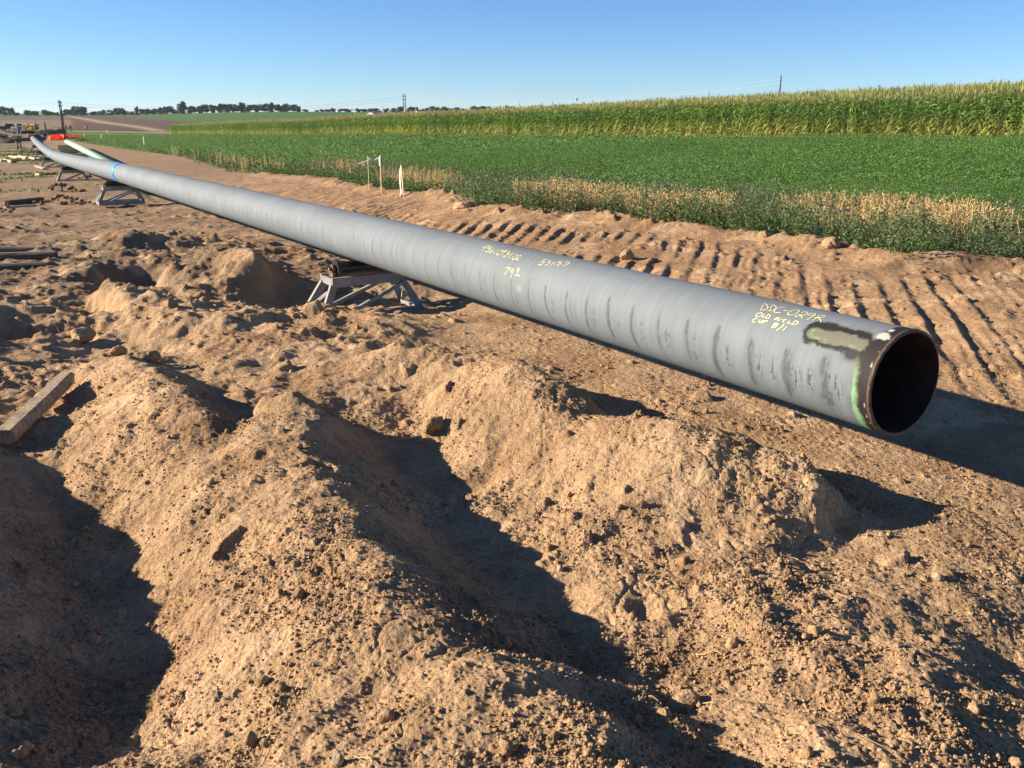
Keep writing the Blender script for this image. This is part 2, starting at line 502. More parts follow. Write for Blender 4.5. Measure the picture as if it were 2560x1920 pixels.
# mid left: hollow and heaps
line([(0, 640, .10), (90, 655, .17), (150, 662, .2), (190, 690, .14)])
line([(190, 655, .05), (240, 690, .02)])
for x, y, z in [(-5.20, 11.9, -.40), (-5.38, 12.5, -.56), (-5.6, 13.1, -.5), (-5.62, 11.8, .08), (-5.95, 12.6, .12), (-6.25, 13.3, .14), (-6.5, 12.5, .06), (-4.75, 11.5, .08), (-4.85, 12.3, .20), (-5.1, 13.1, .18), (-5.2, 11.15, .03), (-6.2, 14.0, .12), (-5.6, 13.9, .12), (-4.5, 12.0, .12)]:
    NEAR.append((x, y, z))
dots([(345, 640, .10), (180, 570, .08)])
line([(205, 525, .08), (250, 497, .32), (300, 512, .28), (340, 540, .10)])
line([(400, 570, .12), (450, 552, .30), (495, 536, .48), (530, 532, .54), (560, 558, .42), (590, 590, .18)])
dots([(630, 575, -.05), (650, 610, -.14), (600, 640, -.12), (660, 650, -.12), (560, 645, -.06), (520, 660, .0), (460, 600, .14), (400, 620, .12), (430, 660, .06), (720, 560, .0)])
line([(190, 640, .14), (250, 655, .20), (300, 664, .23), (400, 680, .22), (500, 690, .20), (600, 690, .17), (680, 680, .14)])
dots([(195, 722, .0), (260, 742, -.03), (310, 762, -.01), (345, 772, .03), (30, 745, .0), (100, 738, .0), (140, 755, .02)])
for x, y, z in [(-5.6, 8.2, .36), (-5.2, 7.6, .32), (-6.1, 9.0, .36), (-6.4, 9.8, .25)]:
    NEAR.append((x, y, z))
dots([(400, 725, .08), (480, 740, .12), (600, 760, .1), (700, 740, .12), (760, 800, .12), (800, 860, .08), (160, 790, .03), (100, 720, .13), (50, 700, .15), (30, 760, .12),
      (60, 830, .08), (140, 850, .02), (200, 860, .08), (130, 900, .02), (870, 830, .06), (900, 880, .02), (1000, 900, .12), (1100, 950, .1), (1200, 1000, .1)])
# hollow round the first roller stand, flat working strip
for a, b, z in [(8.6, -.9, -.22), (8.6, .3, -.22), (8.6, 1.2, -.22), (7.6, -.9, -.2), (7.6, 0, -.22), (7.6, 1, -.22), (8.1, -.5, -.22), (8.1, .6, -.22), (7.2, 0.6, -.18), (7.2, -.6, -.05), (9.6, 0, -.16), (8.1, 1.7, -.16)]:
    x, y = xy(a, b); NEAR.append((x, y, z))
NEAR = np.array(NEAR)
_u, _i = np.unique(np.round(NEAR[:, :2], 2), axis=0, return_index=True)
NEAR = NEAR[_i]
_ring = []
for a in np.arange(-12, 22, 1.5):
    for b in (1.6, 3.2, 4.8, 6.4):
        if -3 < a < 6 and b < 2: continue
        _ring.append(xy(a, b))
for ang in np.linspace(-180, 180, 60):
    _ring.append((22.5 * math.sin(math.radians(ang)), 22.5 * math.cos(math.radians(ang))))
    _ring.append((25 * math.sin(math.radians(ang)), 25 * math.cos(math.radians(ang))))
for x, y in [(-9.5, 11), (-8, 8), (-12, 14), (-6.5, 7), (-7, 5), (4, 1), (5, 3), (3.5, 2.5), (6, 0), (-6, 0), (0, -6), (-5, -5), (5, -5), (-2, 16), (-1.5, 13.2), (-5, 19.5), (-9, 19.5), (-12, 18)]:
    _ring.append((x, y))
_ring = np.array(_ring)
_nz = NEAR[:, 2] - far_h(NEAR[:, 0], NEAR[:, 1])
NEARF = RBF(np.append(NEAR[:, 0], _ring[:, 0]), np.append(NEAR[:, 1], _ring[:, 1]), np.append(_nz, np.zeros(len(_ring))), .05)

# edge of the dirt along the weeds
EDGE = []
for qx, qy, z in [(2400, 580, .32), (2212, 562, .34), (2000, 555, .36), (1850, 532, .34), (1650, 502, .30), (1500, 492, .24), (1350, 482, .2), (1200, 480, .15), (1060, 472, .1), (1000, 434, .04), (900, 431, -.1),
                  (800, 426, -.35), (700, 406, -.5), (600, 391, -.65), (500, 369, -.9), (400, 341, -1.2), (300, 319, -1.7), (200, 301, -2.2)]:
    p = at_z(qx * Q, qy * Q, z); EDGE.append(ab(p.x, p.y))
EDGE = sorted(EDGE)
EA = np.array([e[0] for e in EDGE]); EB = np.array([e[1] for e in EDGE])
def edge_b(a):
    return np.interp(a, EA, EB) + .28 * gnoise(np.asarray(a) * 1.3, np.asarray(a) * 0 + 3.3, 5) + .12 * gnoise(np.asarray(a) * 4.1, np.asarray(a) * 0 + 8.3, 6)

# polar sheet: fine where the place is near, coarse towards the horizon
az_f = np.linspace(-62, 47, 960)
az_c = np.linspace(47, 298, 64)[1:-1]
AZ = np.radians(np.concatenate([az_f, az_c]))
r_f = np.exp(np.linspace(math.log(1.0), math.log(34), 1500))
r_c = np.exp(np.linspace(math.log(34), math.log(3600), 260))[1:]
RR = np.concatenate([np.linspace(.05, .96, 10), r_f, r_c])
NA, NRr = len(AZ), len(RR)
LR = np.log(RR)
gx = RR[:, None] * np.sin(AZ)[None]; gy = RR[:, None] * np.cos(AZ)[None]
# smooth relief on a coarser lattice, then interpolated
_ri = np.unique(np.append(np.arange(0, NRr, 3), NRr - 1)); _ai = np.unique(np.append(np.arange(0, NA, 3), NA - 1))
cx_, cy_ = gx[np.ix_(_ri, _ai)], gy[np.ix_(_ri, _ai)]
_h = far_h(cx_, cy_)
_rr = np.hypot(cx_, cy_)
_near = np.zeros_like(_h)
_m = _rr < 24
_near[_m] = NEARF(cx_[_m], cy_[_m])
_h = _h + _near * (1 - sstep(19.5, 23.5, _rr))
def _up(A):
    B = np.empty((len(_ri), NA), np.float32)
    for i in range(len(_ri)): B[i] = np.interp(np.arange(NA), _ai, A[i])
    C_ = np.empty((NRr, NA), np.float32)
    for j in range(NA): C_[:, j] = np.interp(np.arange(NRr), _ri, B[:, j])
    return C_
GZ = _up(_h)
MOUND = np.abs(_up(_near))

nf = int(np.searchsorted(RR, 60))
X, Y = gx[:nf].astype(np.float64), gy[:nf].astype(np.float64)
R2 = np.hypot(X, Y)
A_, B_ = ab(X, Y)
EBm = np.interp(A_.ravel(), np.linspace(-40, 140, 3000), edge_b(np.linspace(-40, 140, 3000))).reshape(A_.shape)
dirt = 1 - sstep(-.15, .25, B_ - EBm)
spoil = np.clip(sstep(.03, .2, MOUND[:nf]) + (1 - sstep(2.0, 3.2, B_ + 3.2)) * (R2 < 12), 0, 1)
mid = fbm(X * .9, Y * .9, 3, 3) * .055 + fbm(X * 3.1, Y * 3.1, 4, 9) * .034
slump = np.abs(gnoise(X * 1.7 + Y * .9, Y * 1.7 - X * .6, 21)) * .09 + np.abs(fbm(X * 3.3 - Y * 1.1, Y * 2.7 + X * .8, 2, 22)) * .045
crumb = sstep(-.02, .32, fbm(X * 1.3, Y * 1.3, 2, 41))
crumb2 = sstep(.0, .35, fbm(X * .8 + 9, Y * .8, 2, 47))
near_w = 1 - sstep(20, 45, R2)
d = mid * (.35 + .65 * spoil) * near_w - slump * .7 * spoil + .02 * spoil
d += slabs(X, Y, .24, 51, (.03 + .13 * crumb2) * sstep(3.6, 6.5, R2), flat=.55) * near_w
d += slabs(X, Y, .10, 61, (.04 + .24 * crumb) * (.45 + .55 * sstep(5, 9, R2)), flat=.7) * (1 - sstep(14, 30, R2))
d += bumps(X, Y, .045, .5, 71, prob_arr=.07 + .42 * crumb, flat=.72) * (1 - sstep(9, 18, R2))
fine = R2 < 9
if fine.any():
    nn = int(np.searchsorted(RR, 9))
    d[:nn] += bumps(X[:nn], Y[:nn], .02, .6, 81, prob_arr=.66 + .3 * crumb[:nn], flat=1.0) * (1 - sstep(6.0, 9, R2[:nn]))
    d[:nn] += fbm(X[:nn] * 18, Y[:nn] * 18, 2, 33) * .006
rz_ = sstep(-9.5, -8, X) * (1 - sstep(-2.2, -1.2, X)) * sstep(8.0, 9.5, Y) * (1 - sstep(15.5, 18, Y))
d += rz_ * (fbm(X * 1.9, Y * 1.9, 5, 121) * .075 + slabs(X, Y, .40, 123, prob_arr=.22 * sstep(-.2, .3, fbm(X * .9, Y * .9, 2, 125)) + 0 * X, flat=.7) + slabs(X, Y, .17, 127, prob_arr=.24 * sstep(-.3, .2, fbm(X * 1.1, Y * 1.1, 2, 129)) + 0 * X, flat=.65) + bumps(X, Y, .075, .3, 128, prob_arr=.5 * sstep(-.3, .2, fbm(X * 1.3, Y * 1.3, 2, 130)) + 0 * X, flat=.7))
wz = sstep(14, 17, R2) * (1 - sstep(50, 60, R2)) * (1 - sstep(1.5, 3.0, B_))
d += wz * (fbm(X * 2.2, Y * 2.2, 3, 131) * .05 + slabs(X, Y, .36, 133, prob_arr=.26 * sstep(-.1, .35, fbm(X * .35, Y * .35, 3, 135)) + 0 * X, flat=.55))
bz = sstep(2.0, 3.2, B_) * (1 - sstep(-.2, .1, B_ - EBm)) * (1 - sstep(48, 58, R2))
d += bz * (fbm(X * 2.4, Y * 2.4, 4, 141) * (.018 + .03 * sstep(14, 22, A_)) + slabs(X, Y, .26, 143, .10 * sstep(-.15, .3, fbm(X * .5, Y * .5, 3, 145)), flat=.5) + slabs(X, Y, .12, 147, .16 * sstep(-.2, .3, fbm(X * .8, Y * .8, 2, 149)), flat=.6) * (1 - sstep(22, 32, R2)))
cwx = X + .22 * gnoise(X * 2.1, Y * 2.1, 151); cwy = Y + .22 * gnoise(X * 2.1 + 7, Y * 2.1, 152)
cm_ = sstep(.02, .3, fbm(X * .9, Y * .9, 2, 155))
d -= .010 * np.exp(-(gnoise(cwx * 2.0, cwy * 2.0, 153) / .016) ** 2) * cm_ * (.3 + .7 * spoil) * (R2 < 26)
d -= .010 * np.exp(-(gnoise(cwx * 5.5, cwy * 5.5, 154) / .045) ** 2) * sstep(.0, .3, fbm(X * 1.1 + 4, Y * 1.1, 2, 156)) * (R2 < 12)
# pits and foot marks
d -= bumps(X, Y, .55, .16, 101, rmin=.15, rmax=.32, flat=.42) * spoil
# blade and track marks on the strip between pipe and weeds
mk = sstep(2.2, 3.6, B_) * (1 - sstep(-2.0, -.9, B_ - EBm)) * sstep(-9, -7, A_) * (1 - sstep(16, 24, A_))
Bl = B_ / 2.3 + .22 * gnoise(A_ * .25, A_ * 0 + 1.5, 74); lane = np.floor(Bl); lf = Bl - lane
ph = (X * .963 - Y * .27) / .30 + .34 * gnoise(X * .3, Y * .3, 77) + .10 * gnoise(X * 2.3, Y * 2.3, 76) + _h01(lane.astype(np.int64), lane.astype(np.int64) * 0, 5) * 0
mk = mk * (1 - .6 * np.exp(-((lf - .5) / .5) ** 8) * 0)
saw = (ph - np.floor(ph)); saw = np.where(saw < .72, saw / .72, (1 - saw) / .28)
mk2 = mk * sstep(-.35, .15, fbm(X * .45 + 4, Y * .45, 2, 88))
d += (saw - .5) * .058 * mk2 * (.55 + .6 * np.clip(.5 + fbm(X * .6, Y * .6, 2, 93), 0, 1.2))
ph3 = (X * .963 - Y * .27) / .125 + 1.2 * gnoise(X * .8, Y * .8, 79)
d += (np.abs((ph3 - np.floor(ph3)) * 2 - 1) - .5) * .016 * mk * sstep(-.1, .3, fbm(X * .7 + 7, Y * .7, 2, 84))
ph2 = (X * .6 + Y * .8) / .19 + .6 * fbm(X * .7, Y * .7, 2, 78)
d += (np.abs((ph2 - np.floor(ph2)) * 2 - 1) - .5) * .035 * sstep(.05, .3, fbm(X * .4 + 14, Y * .4, 2, 89)) * sstep(14, 18, R2) * near_w
bank = np.interp(A_, [-30, -14, 0, 12, 22, 40, 75, 120], [.36, .36, .36, .34, .27, .22, .18, 0]) * sstep(0, 1, (B_ - 1.9) / np.maximum(EBm - 2.4, .5)) * (1 - sstep(-.1, 1.1, B_ - EBm))
d += bank
# pushed-up lip at the edge
lipn = .5 + fbm(A_ * .8, A_ * 0 + 2.2, 3, 15)
lip = np.exp(-((B_ - EBm + .35) / .42) ** 2) * (.07 + .15 * np.clip(lipn, 0, 1.2)) * (1 - sstep(30, 60, A_))
d += lip
d += slabs(X, Y, .30, 111, prob_arr=.38 * np.exp(-((B_ - EBm + .3) / .5) ** 2), flat=.7)
d = bank + (d - bank) * np.where(B_ > EBm, .25 + .75 * dirt, 1)
d = np.where(R2 > 40, d * (1 - sstep(40, 58, R2)), d)
GZ[:nf] += d.astype(np.float32)

# colours of soil and fields (reflectance of the ground itself)
GC = np.zeros((NRr, NA, 3), np.float32)
Xa, Ya = gx, gy
Aa, Ba = ab(Xa, Ya)
ebA = np.interp(Aa.ravel(), np.linspace(-40, 140, 3000), edge_b(np.linspace(-40, 140, 3000))).reshape(Aa.shape)
rr = np.hypot(Xa, Ya)
azd = np.degrees(np.arctan2(Xa, Ya))
def put(mask, c):
    m = np.clip(mask, 0, 1)[..., None].astype(np.float32)
    GC[:] = GC * (1 - m) + np.array(c, np.float32) * m
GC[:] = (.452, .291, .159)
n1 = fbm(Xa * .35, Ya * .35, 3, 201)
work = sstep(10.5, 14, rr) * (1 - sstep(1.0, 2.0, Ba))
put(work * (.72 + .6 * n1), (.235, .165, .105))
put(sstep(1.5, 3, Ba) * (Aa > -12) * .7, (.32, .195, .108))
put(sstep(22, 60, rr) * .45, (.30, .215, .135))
# grass patches along the strip
gm = fbm(Xa * .13, Ya * .13, 3, 205)
put(sstep(.05, .3, gm) * sstep(38, 46, Aa) * (Ba < np.minimum(ebA - 3.0, 3.0)) * (Ba > -7) * .85, (.085, .12, .035))
put(sstep(.02, .2, fbm(Xa * .09 + 3, Ya * .09, 3, 207)) * (Aa > 24) * (Ba > 1.0) * (Ba < np.minimum(ebA - 3.0, 3.8)) * .8, (.10, .125, .04))
put(sstep(0, .6, Ba - ebA) * (rr < 300) * (Aa < 250), (.11, .125, .05))               # under the weeds
put(sstep(0, 1, Ba - 13.5) * (rr < 300) * (Aa < 245), (.085, .165, .032))                # under the green crop
put(sstep(0, .8, Ba - 43.2) * (Aa < 262) * (rr < 600), (.30, .22, .12))     # under the maize
# fields beyond
far = sstep(165, 185, rr)
fx = (azd < 5) | (rr > 330)
put(far * ((Ba < 9) | (Aa > 262) | ((Ba < 43) & (Aa > 238))), (.235, .175, .105))
band = fbm(Xa * .004, Ya * .02, 3, 211)
put(far * (azd < -18) * sstep(250, 320, rr) * (.6 + band), (.255, .19, .12))
put(sstep(228, 233, rr) * (1 - sstep(248, 252, rr)) * (azd > -27.5), (.40, .32, .16))
put(sstep(250, 254, rr) * (1 - sstep(266, 270, rr)) * (azd > -26), (.10, .14, .04))
put(sstep(268, 272, rr) * (1 - sstep(286, 291, rr)) * (azd > -26.5), (.36, .29, .15))
put(sstep(288, 294, rr) * (1 - sstep(338, 344, rr)) * (azd > -26.2), (.075, .105, .035))
put(sstep(342, 346, rr) * (1 - sstep(356, 361, rr)) * (azd > -26.5), (.05, .04, .03))
def wedge(a0, a1, r0, r1, soft=10):
    return sstep(a0 - .15, a0 + .15, azd) * (1 - sstep(a1 - .15, a1 + .15, azd)) * sstep(r0 - soft, r0 + soft, rr) * (1 - sstep(r1 - soft, r1 + soft, rr))
put(wedge(-40, -24.8, 640, 820, 25), (.17, .115, .085))
put(wedge(-40, -24, 820, 1100, 20), (.10, .13, .06))
put(wedge(-25.5, -5, 310, 1200, 6), (.135, .088, .062))
# the green hill field, wider to the right
gb = np.interp(azd, [-25, -23.7, -22.1, -20.4, -18.5, -15, -12, 0], [920, 915, 690, 523, 438, 400, 380, 350])
put(sstep(-24.2, -23.4, azd) * (azd < 4) * sstep(-8, 8, rr - gb) * (1 - sstep(1000, 1030, rr)), (.085, .165, .042))
put(wedge(-24.3, -22, 780, 1000, 20), (.075, .13, .045))
# tan track climbing the far slope
tr = np.interp(rr, [300, 380, 480, 600, 760, 900], [-21.0, -22.3, -23.6, -24.3, -25.2, -25.6])
put(np.exp(-((azd - tr) / np.interp(rr, [300, 900], [.55, .16])) ** 2) * (rr > 300) * (rr < 900), (.40, .31, .19))
put(wedge(-9, -1.2, 830, 1250, 15) * (azd > -5.2), (.12, .09, .075))
put(sstep(1050, 1100, rr), (.12, .14, .085))
nearc = (1 - sstep(14, 30, rr)) * (Ba < ebA)
put(nearc * .75 * sstep(.08, .42, fbm(Xa * .75, Ya * .75, 4, 231)), (.325, .19, .098))
put(nearc * .65 * sstep(.12, .45, fbm(Xa * 1.3 + 5, Ya * 1.3, 4, 232)), (.57, .385, .225))
put(nearc * .5 * sstep(.2, .4, fbm(Xa * 5, Ya * 5, 3, 233)), (.37, .225, .12))

V = np.stack([gx, gy, GZ], -1).reshape(-1, 3)
I = np.arange(NRr * NA).reshape(NRr, NA)
J = np.roll(I, -1, axis=1)
F = np.stack([I[:-1], J[:-1], J[1:], I[1:]], -1).reshape(-1, 4)[:, ::-1]
# close the middle with a flat cap fan
cz = float(GZ[0].mean())
V = np.vstack([V, [[0, 0, cz]]])
ci = len(V) - 1
cap = np.stack([I[0], np.full(NA, ci), np.full(NA, ci), J[0]], -1)
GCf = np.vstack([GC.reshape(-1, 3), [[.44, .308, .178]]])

def bil(AR, x, y):
    x = np.atleast_1d(np.asarray(x, np.float64)); y = np.atleast_1d(np.asarray(y, np.float64))
    az = np.arctan2(x, y); az = np.where(az < AZ[0], az + 2 * math.pi, az)
    r = np.log(np.maximum(np.hypot(x, y), RR[0]))
    j = np.clip(np.interp(az, AZ, np.arange(NA)), 0, NA - 1.001); i = np.clip(np.interp(r, LR, np.arange(NRr)), 0, NRr - 1.001)
    i0 = i.astype(int); j0 = j.astype(int); fi = i - i0; fj = j - j0
    return AR[i0, j0] * (1 - fi) * (1 - fj) + AR[i0 + 1, j0] * fi * (1 - fj) + AR[i0, j0 + 1] * (1 - fi) * fj + AR[i0 + 1, j0 + 1] * fi * fj

def gz(x, y):
    return bil(GZ, x, y)

def gz1(x, y):
    return float(gz([x], [y])[0])

def on_ground(px, py, it=30):
    """where the line of sight through a photograph pixel meets the ground"""
    u, yy, w = ray(px, py)
    ts = np.exp(np.linspace(math.log(1.5), math.log(4000), 1500))
    h = CAM_H + w * ts - gz(u * ts, yy * ts)
    k = np.argmax(h < 0)
    if h[k] >= 0: k = len(ts) - 1
    t = ts[k]
    if k > 0:
        t = ts[k - 1] + (ts[k] - ts[k - 1]) * h[k - 1] / (h[k - 1] - h[k] + 1e-9)
    return Vector((u * t, yy * t, CAM_H + w * t))

# ground material
M_GROUND, nt, bs = new_mat("soil_and_fields")
at = nt.nodes.new("ShaderNodeAttribute"); at.attribute_name = "Col"
geo = nt.nodes.new("ShaderNodeNewGeometry")
def nz(scale, det, rough=.6):
    n = nt.nodes.new("ShaderNodeTexNoise"); n.inputs['Scale'].default_value = scale; n.inputs['Detail'].default_value = det
    n.inputs['Roughness'].default_value = rough
    nt.links.new(geo.outputs['Position'], n.inputs['Vector']); return n
def mapr(src, a, b, c, dd):
    n = nt.nodes.new("ShaderNodeMapRange"); nt.links.new(src, n.inputs[0])
    n.inputs[1].default_value, n.inputs[2].default_value, n.inputs[3].default_value, n.inputs[4].default_value = a, b, c, dd
    return n.outputs[0]
def mul(a, b):
    n = nt.nodes.new("ShaderNodeMath"); n.operation = 'MULTIPLY'; nt.links.new(a, n.inputs[0]); nt.links.new(b, n.inputs[1]); return n.outputs[0]
nA, nB, nC = nz(2.3, 6), nz(45, 4), nz(.35, 5)
v = mul(mul(mapr(nA.outputs['Fac'], .3, .7, .80, 1.16), mapr(nB.outputs['Fac'], .25, .75, .72, 1.25)), mapr(nC.outputs['Fac'], .3, .7, .84, 1.14))
vo = nt.nodes.new("ShaderNodeTexVoronoi"); vo.inputs['Scale'].default_value = 75
nt.links.new(geo.outputs['Position'], vo.inputs['Vector'])
hsv = nt.nodes.new("ShaderNodeHueSaturation"); nt.links.new(at.outputs['Color'], hsv.inputs['Color']); nt.links.new(v, hsv.inputs['Value'])
# scattered pale and grey grains
mixg = nt.nodes.new("ShaderNodeMixRGB"); mixg.inputs[2].default_value = (.56, .44, .30, 1)
sep = nt.nodes.new("ShaderNodeSeparateColor"); nt.links.new(vo.outputs['Color'], sep.inputs[0])
g1 = mapr(sep.outputs[0], .80, .86, 0, .75)
g2 = mapr(vo.outputs['Distance'], .30, .42, 1, 0)
camd = nt.nodes.new("ShaderNodeVectorMath"); camd.operation = 'LENGTH'; nt.links.new(geo.outputs['Position'], camd.inputs[0])
g3 = mapr(camd.outputs['Value'], 9, 16, 1, 0)
nt.links.new(mul(mul(g1, g2), g3), mixg.inputs[0]); nt.links.new(hsv.outputs[0], mixg.inputs[1])
nt.links.new(mixg.outputs[0], bs.inputs['Base Color'])
bs.inputs['Roughness'].default_value = .95
bs.inputs['Specular IOR Level'].default_value = .1
b1, b2 = nz(70, 5, .65), nz(14, 5, .6)
bp = nt.nodes.new("ShaderNodeBump"); bp.inputs['Strength'].default_value = .9; bp.inputs['Distance'].default_value = .02
nt.links.new(b1.outputs['Fac'], bp.inputs['Height'])
bp2 = nt.nodes.new("ShaderNodeBump"); bp2.inputs['Strength'].default_value = .7; bp2.inputs['Distance'].default_value = .05
nt.links.new(b2.outputs['Fac'], bp2.inputs['Height']); nt.links.new(bp.outputs[0], bp2.inputs['Normal'])
nt.links.new(bp2.outputs[0], bs.inputs['Normal'])

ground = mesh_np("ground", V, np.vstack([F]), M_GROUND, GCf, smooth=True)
tag(ground, kind='structure')
# ------------------------------------------------------------------ the long grey pipe
PR = 0.305
ring1 = at_d(287, 428, 29.3)
ctrl = [E0 + (E0 - ring1) * .3, E0] + [E0.lerp(ring1, k) for k in (.25, .5, .75)] + [ring1, at_d(199, 407, 38.5), at_d(135, 387.5, 55), at_d(97, 360.5, 82), at_d(83, 346.5, 112)]
ctrl.append(ctrl[-1] * 2 - ctrl[-2])
PATH, SS = [], []
def catmull(p0, p1, p2, p3, t):
    def tj(ti, a, b): return ti + max((b - a).length, 1e-4) ** .5
    t0 = 0; t1 = tj(t0, p0, p1); t2 = tj(t1, p1, p2); t3 = tj(t2, p2, p3)
    t = t1 + (t2 - t1) * t
    A1 = p0 * ((t1 - t) / (t1 - t0)) + p1 * ((t - t0) / (t1 - t0)); A2 = p1 * ((t2 - t) / (t2 - t1)) + p2 * ((t - t1) / (t2 - t1)); A3 = p2 * ((t3 - t) / (t3 - t2)) + p3 * ((t - t2) / (t3 - t2))
    B1 = A1 * ((t2 - t) / (t2 - t0)) + A2 * ((t - t0) / (t2 - t0)); B2 = A2 * ((t3 - t) / (t3 - t1)) + A3 * ((t - t1) / (t3 - t1))
    return B1 * ((t2 - t) / (t2 - t1)) + B2 * ((t - t1) / (t2 - t1))
for i in range(1, len(ctrl) - 2):
    for k in range(40):
        PATH.append(catmull(ctrl[i - 1], ctrl[i], ctrl[i + 1], ctrl[i + 2], k / 40))
PATH.append(ctrl[-2])
PATH = np.array([tuple(p) for p in PATH])
SS = np.append(0, np.cumsum(np.linalg.norm(np.diff(PATH, axis=0), axis=1)))
PLEN = float(SS[-1])

def pipe_frame(s):
    s = np.atleast_1d(np.asarray(s, np.float64))
    P = np.stack([np.interp(s, SS, PATH[:, k]) for k in range(3)], -1)
    e = 0.4
    T = np.stack([np.interp(np.minimum(s + e, PLEN), SS, PATH[:, k]) - np.interp(np.maximum(s - e, 0), SS, PATH[:, k]) for k in range(3)], -1)
    T /= np.linalg.norm(T, axis=1)[:, None]
    N = np.stack([T[:, 1], -T[:, 0], 0 * T[:, 0]], -1); N /= np.linalg.norm(N, axis=1)[:, None]
    U = np.cross(N, T)
    return P, T, N, U

def pipe_pt(s, ang, r):
    """point at length s, angle ang from the top towards the camera's side, radius r"""
    P, T, N, U = pipe_frame(s)
    ang = np.asarray(ang); r = np.asarray(r)
    return P + (U * np.cos(ang)[:, None] - N * np.sin(ang)[:, None]) * np.reshape(r, (-1, 1))

pipe = empty("grey_steel_pipe", (E0.x, E0.y, 0), 0, "long grey coated steel pipe on roller stands, cut open at its near end", "pipe")
def to_pipe(o):
    o.parent = pipe
    o.matrix_parent_inverse = Matrix.Translation(-Vector(pipe.location))
    return o

S = np.concatenate([np.arange(0, 1.2, .006), np.arange(1.2, 6, .012), np.arange(6, 14, .03), np.arange(14, 31, .12), np.arange(31, PLEN, .5), [PLEN]])
NAng = 280
ANG = np.linspace(0, 2 * math.pi, NAng, endpoint=False)
sg, ag = np.meshgrid(S, ANG, indexing='ij')
agw = np.where(ag > math.pi, ag - 2 * math.pi, ag)
arc = agw * PR
wel = np.zeros_like(sg)
for sw, hh in ((8.35, .004), (29.63 / 2 + 4.4, .0),):
    wel += hh * np.exp(-((sg - sw) / .012) ** 2)
for sw in (27.9,):
    wel += .004 * np.exp(-((sg - sw) / .10) ** 4)
Vp = pipe_pt(sg.ravel(), ag.ravel(), (PR + wel).ravel())
II = np.arange(sg.size).reshape(sg.shape); JJ = np.roll(II, -1, axis=1)
Fp = np.stack([II[:-1], II[1:], JJ[1:], JJ[:-1]], -1).reshape(-1, 4)
# coating, wear and burnt paint
c = np.empty(sg.shape + (3,), np.float32)
nl = fbm(sg * 1.1, arc * 2.2, 4, 301); nf_ = fbm(sg * 14, arc * 5, 3, 305); streak = fbm(sg * 26, arc * 1.6, 3, 309)
vstr = fbm(sg * 70, arc * 1.2, 3, 311)
base = .170 * (1 + .14 * nl + .06 * nf_ + .08 * streak + .10 * vstr)
c[..., 0] = base * .89; c[..., 1] = base * 1.02; c[..., 2] = base * 1.11
def paint(mask, col):
    m = np.clip(mask, 0, 1)[..., None].astype(np.float32)
    c[:] = c * (1 - m) + np.asarray(col, np.float32) * m
# chalky lighter bands between the seams of the wrap
bandph = (sg + .02 * agw) / .288 - 4.66
bf = bandph - np.floor(bandph)
bi = np.floor(bandph)
rnd = _h01(bi.astype(np.int64), np.zeros_like(bi, dtype=np.int64), 77)
paint(.16 * np.exp(-((bf - .85) / .10) ** 2) * (sg < 24) * sstep(.2, 1.1, agw) * (1 - sstep(2.2, 2.8, agw)) , (.19, .20, .21))
# dark scuffs: one strong line at each wrap, fainter smudges beside it, on the side
grit = fbm(sg * 22, arc * 34, 3, 321)
grit2 = fbm(sg * 9, arc * 13, 3, 325)
angw = sstep(.95, 1.35, agw + .15 * grit2) * (1 - sstep(1.95, 2.5, agw + .15 * grit2))
amt = np.interp(sg, [0, .4, 2.2, 4.5, 7, 12, 19, 24], [1.25, 1.2, .92, .70, .58, .58, .45, 0])
lw = np.interp(sg, [0, .8, 1.4, 4, 12], [.20, .13, .08, .05, .08])
linep = np.exp(-((bf - .5 - .05 * np.sin(agw * 2 + rnd * 6)) / lw) ** 2)
vg = fbm(sg * 75, arc * 9, 4, 327)
core = sstep(.30, .62, np.clip(amt, 0, 1.3) * linep * angw * (.48 + .55 * rnd + .75 * vg + .35 * grit))
paint(core * np.clip(.2 + .55 * amt, 0, .75) * (.75 + .35 * vg), (.040, .045, .052))
paint(.35 * amt * linep * angw, (.06, .066, .074))
sm = np.exp(-((bf - .18) / .13) ** 2) * sstep(1.3, 1.6, agw) * (1 - sstep(1.8, 2.2, agw))
paint(amt * sm * sstep(.0, .3, .5 * grit + .8 * vg) * .8 * np.interp(sg, [0, 1, 4, 8], [1, .9, .5, .1]), (.036, .04, .045))
sm3 = np.exp(-((bf - .82) / .10) ** 2) * sstep(1.3, 1.6, agw) * (1 - sstep(1.8, 2.3, agw)) * (sg < .75)
paint(sm3 * sstep(-.1, .25, .5 * grit + .8 * vg) * .9, (.034, .037, .042))
# faint darker streaks near the top, a pale ring and a pale spot
paint(.16 * np.exp(-((agw - .35) / .25) ** 2) * sstep(-.2, .4, fbm(sg * .6, arc * 9, 3, 331)), (.09, .097, .11))
paint(.25 * np.exp(-((sg - 8.2) / .10) ** 2) * sstep(-.5, .3, nl), (.24, .25, .255))
paint(.8 * np.exp(-(((sg - 3.62) / .07) ** 2 + ((arc - .46) / .03) ** 2)) * sstep(-.3, .3, grit2), (.24, .255, .26))
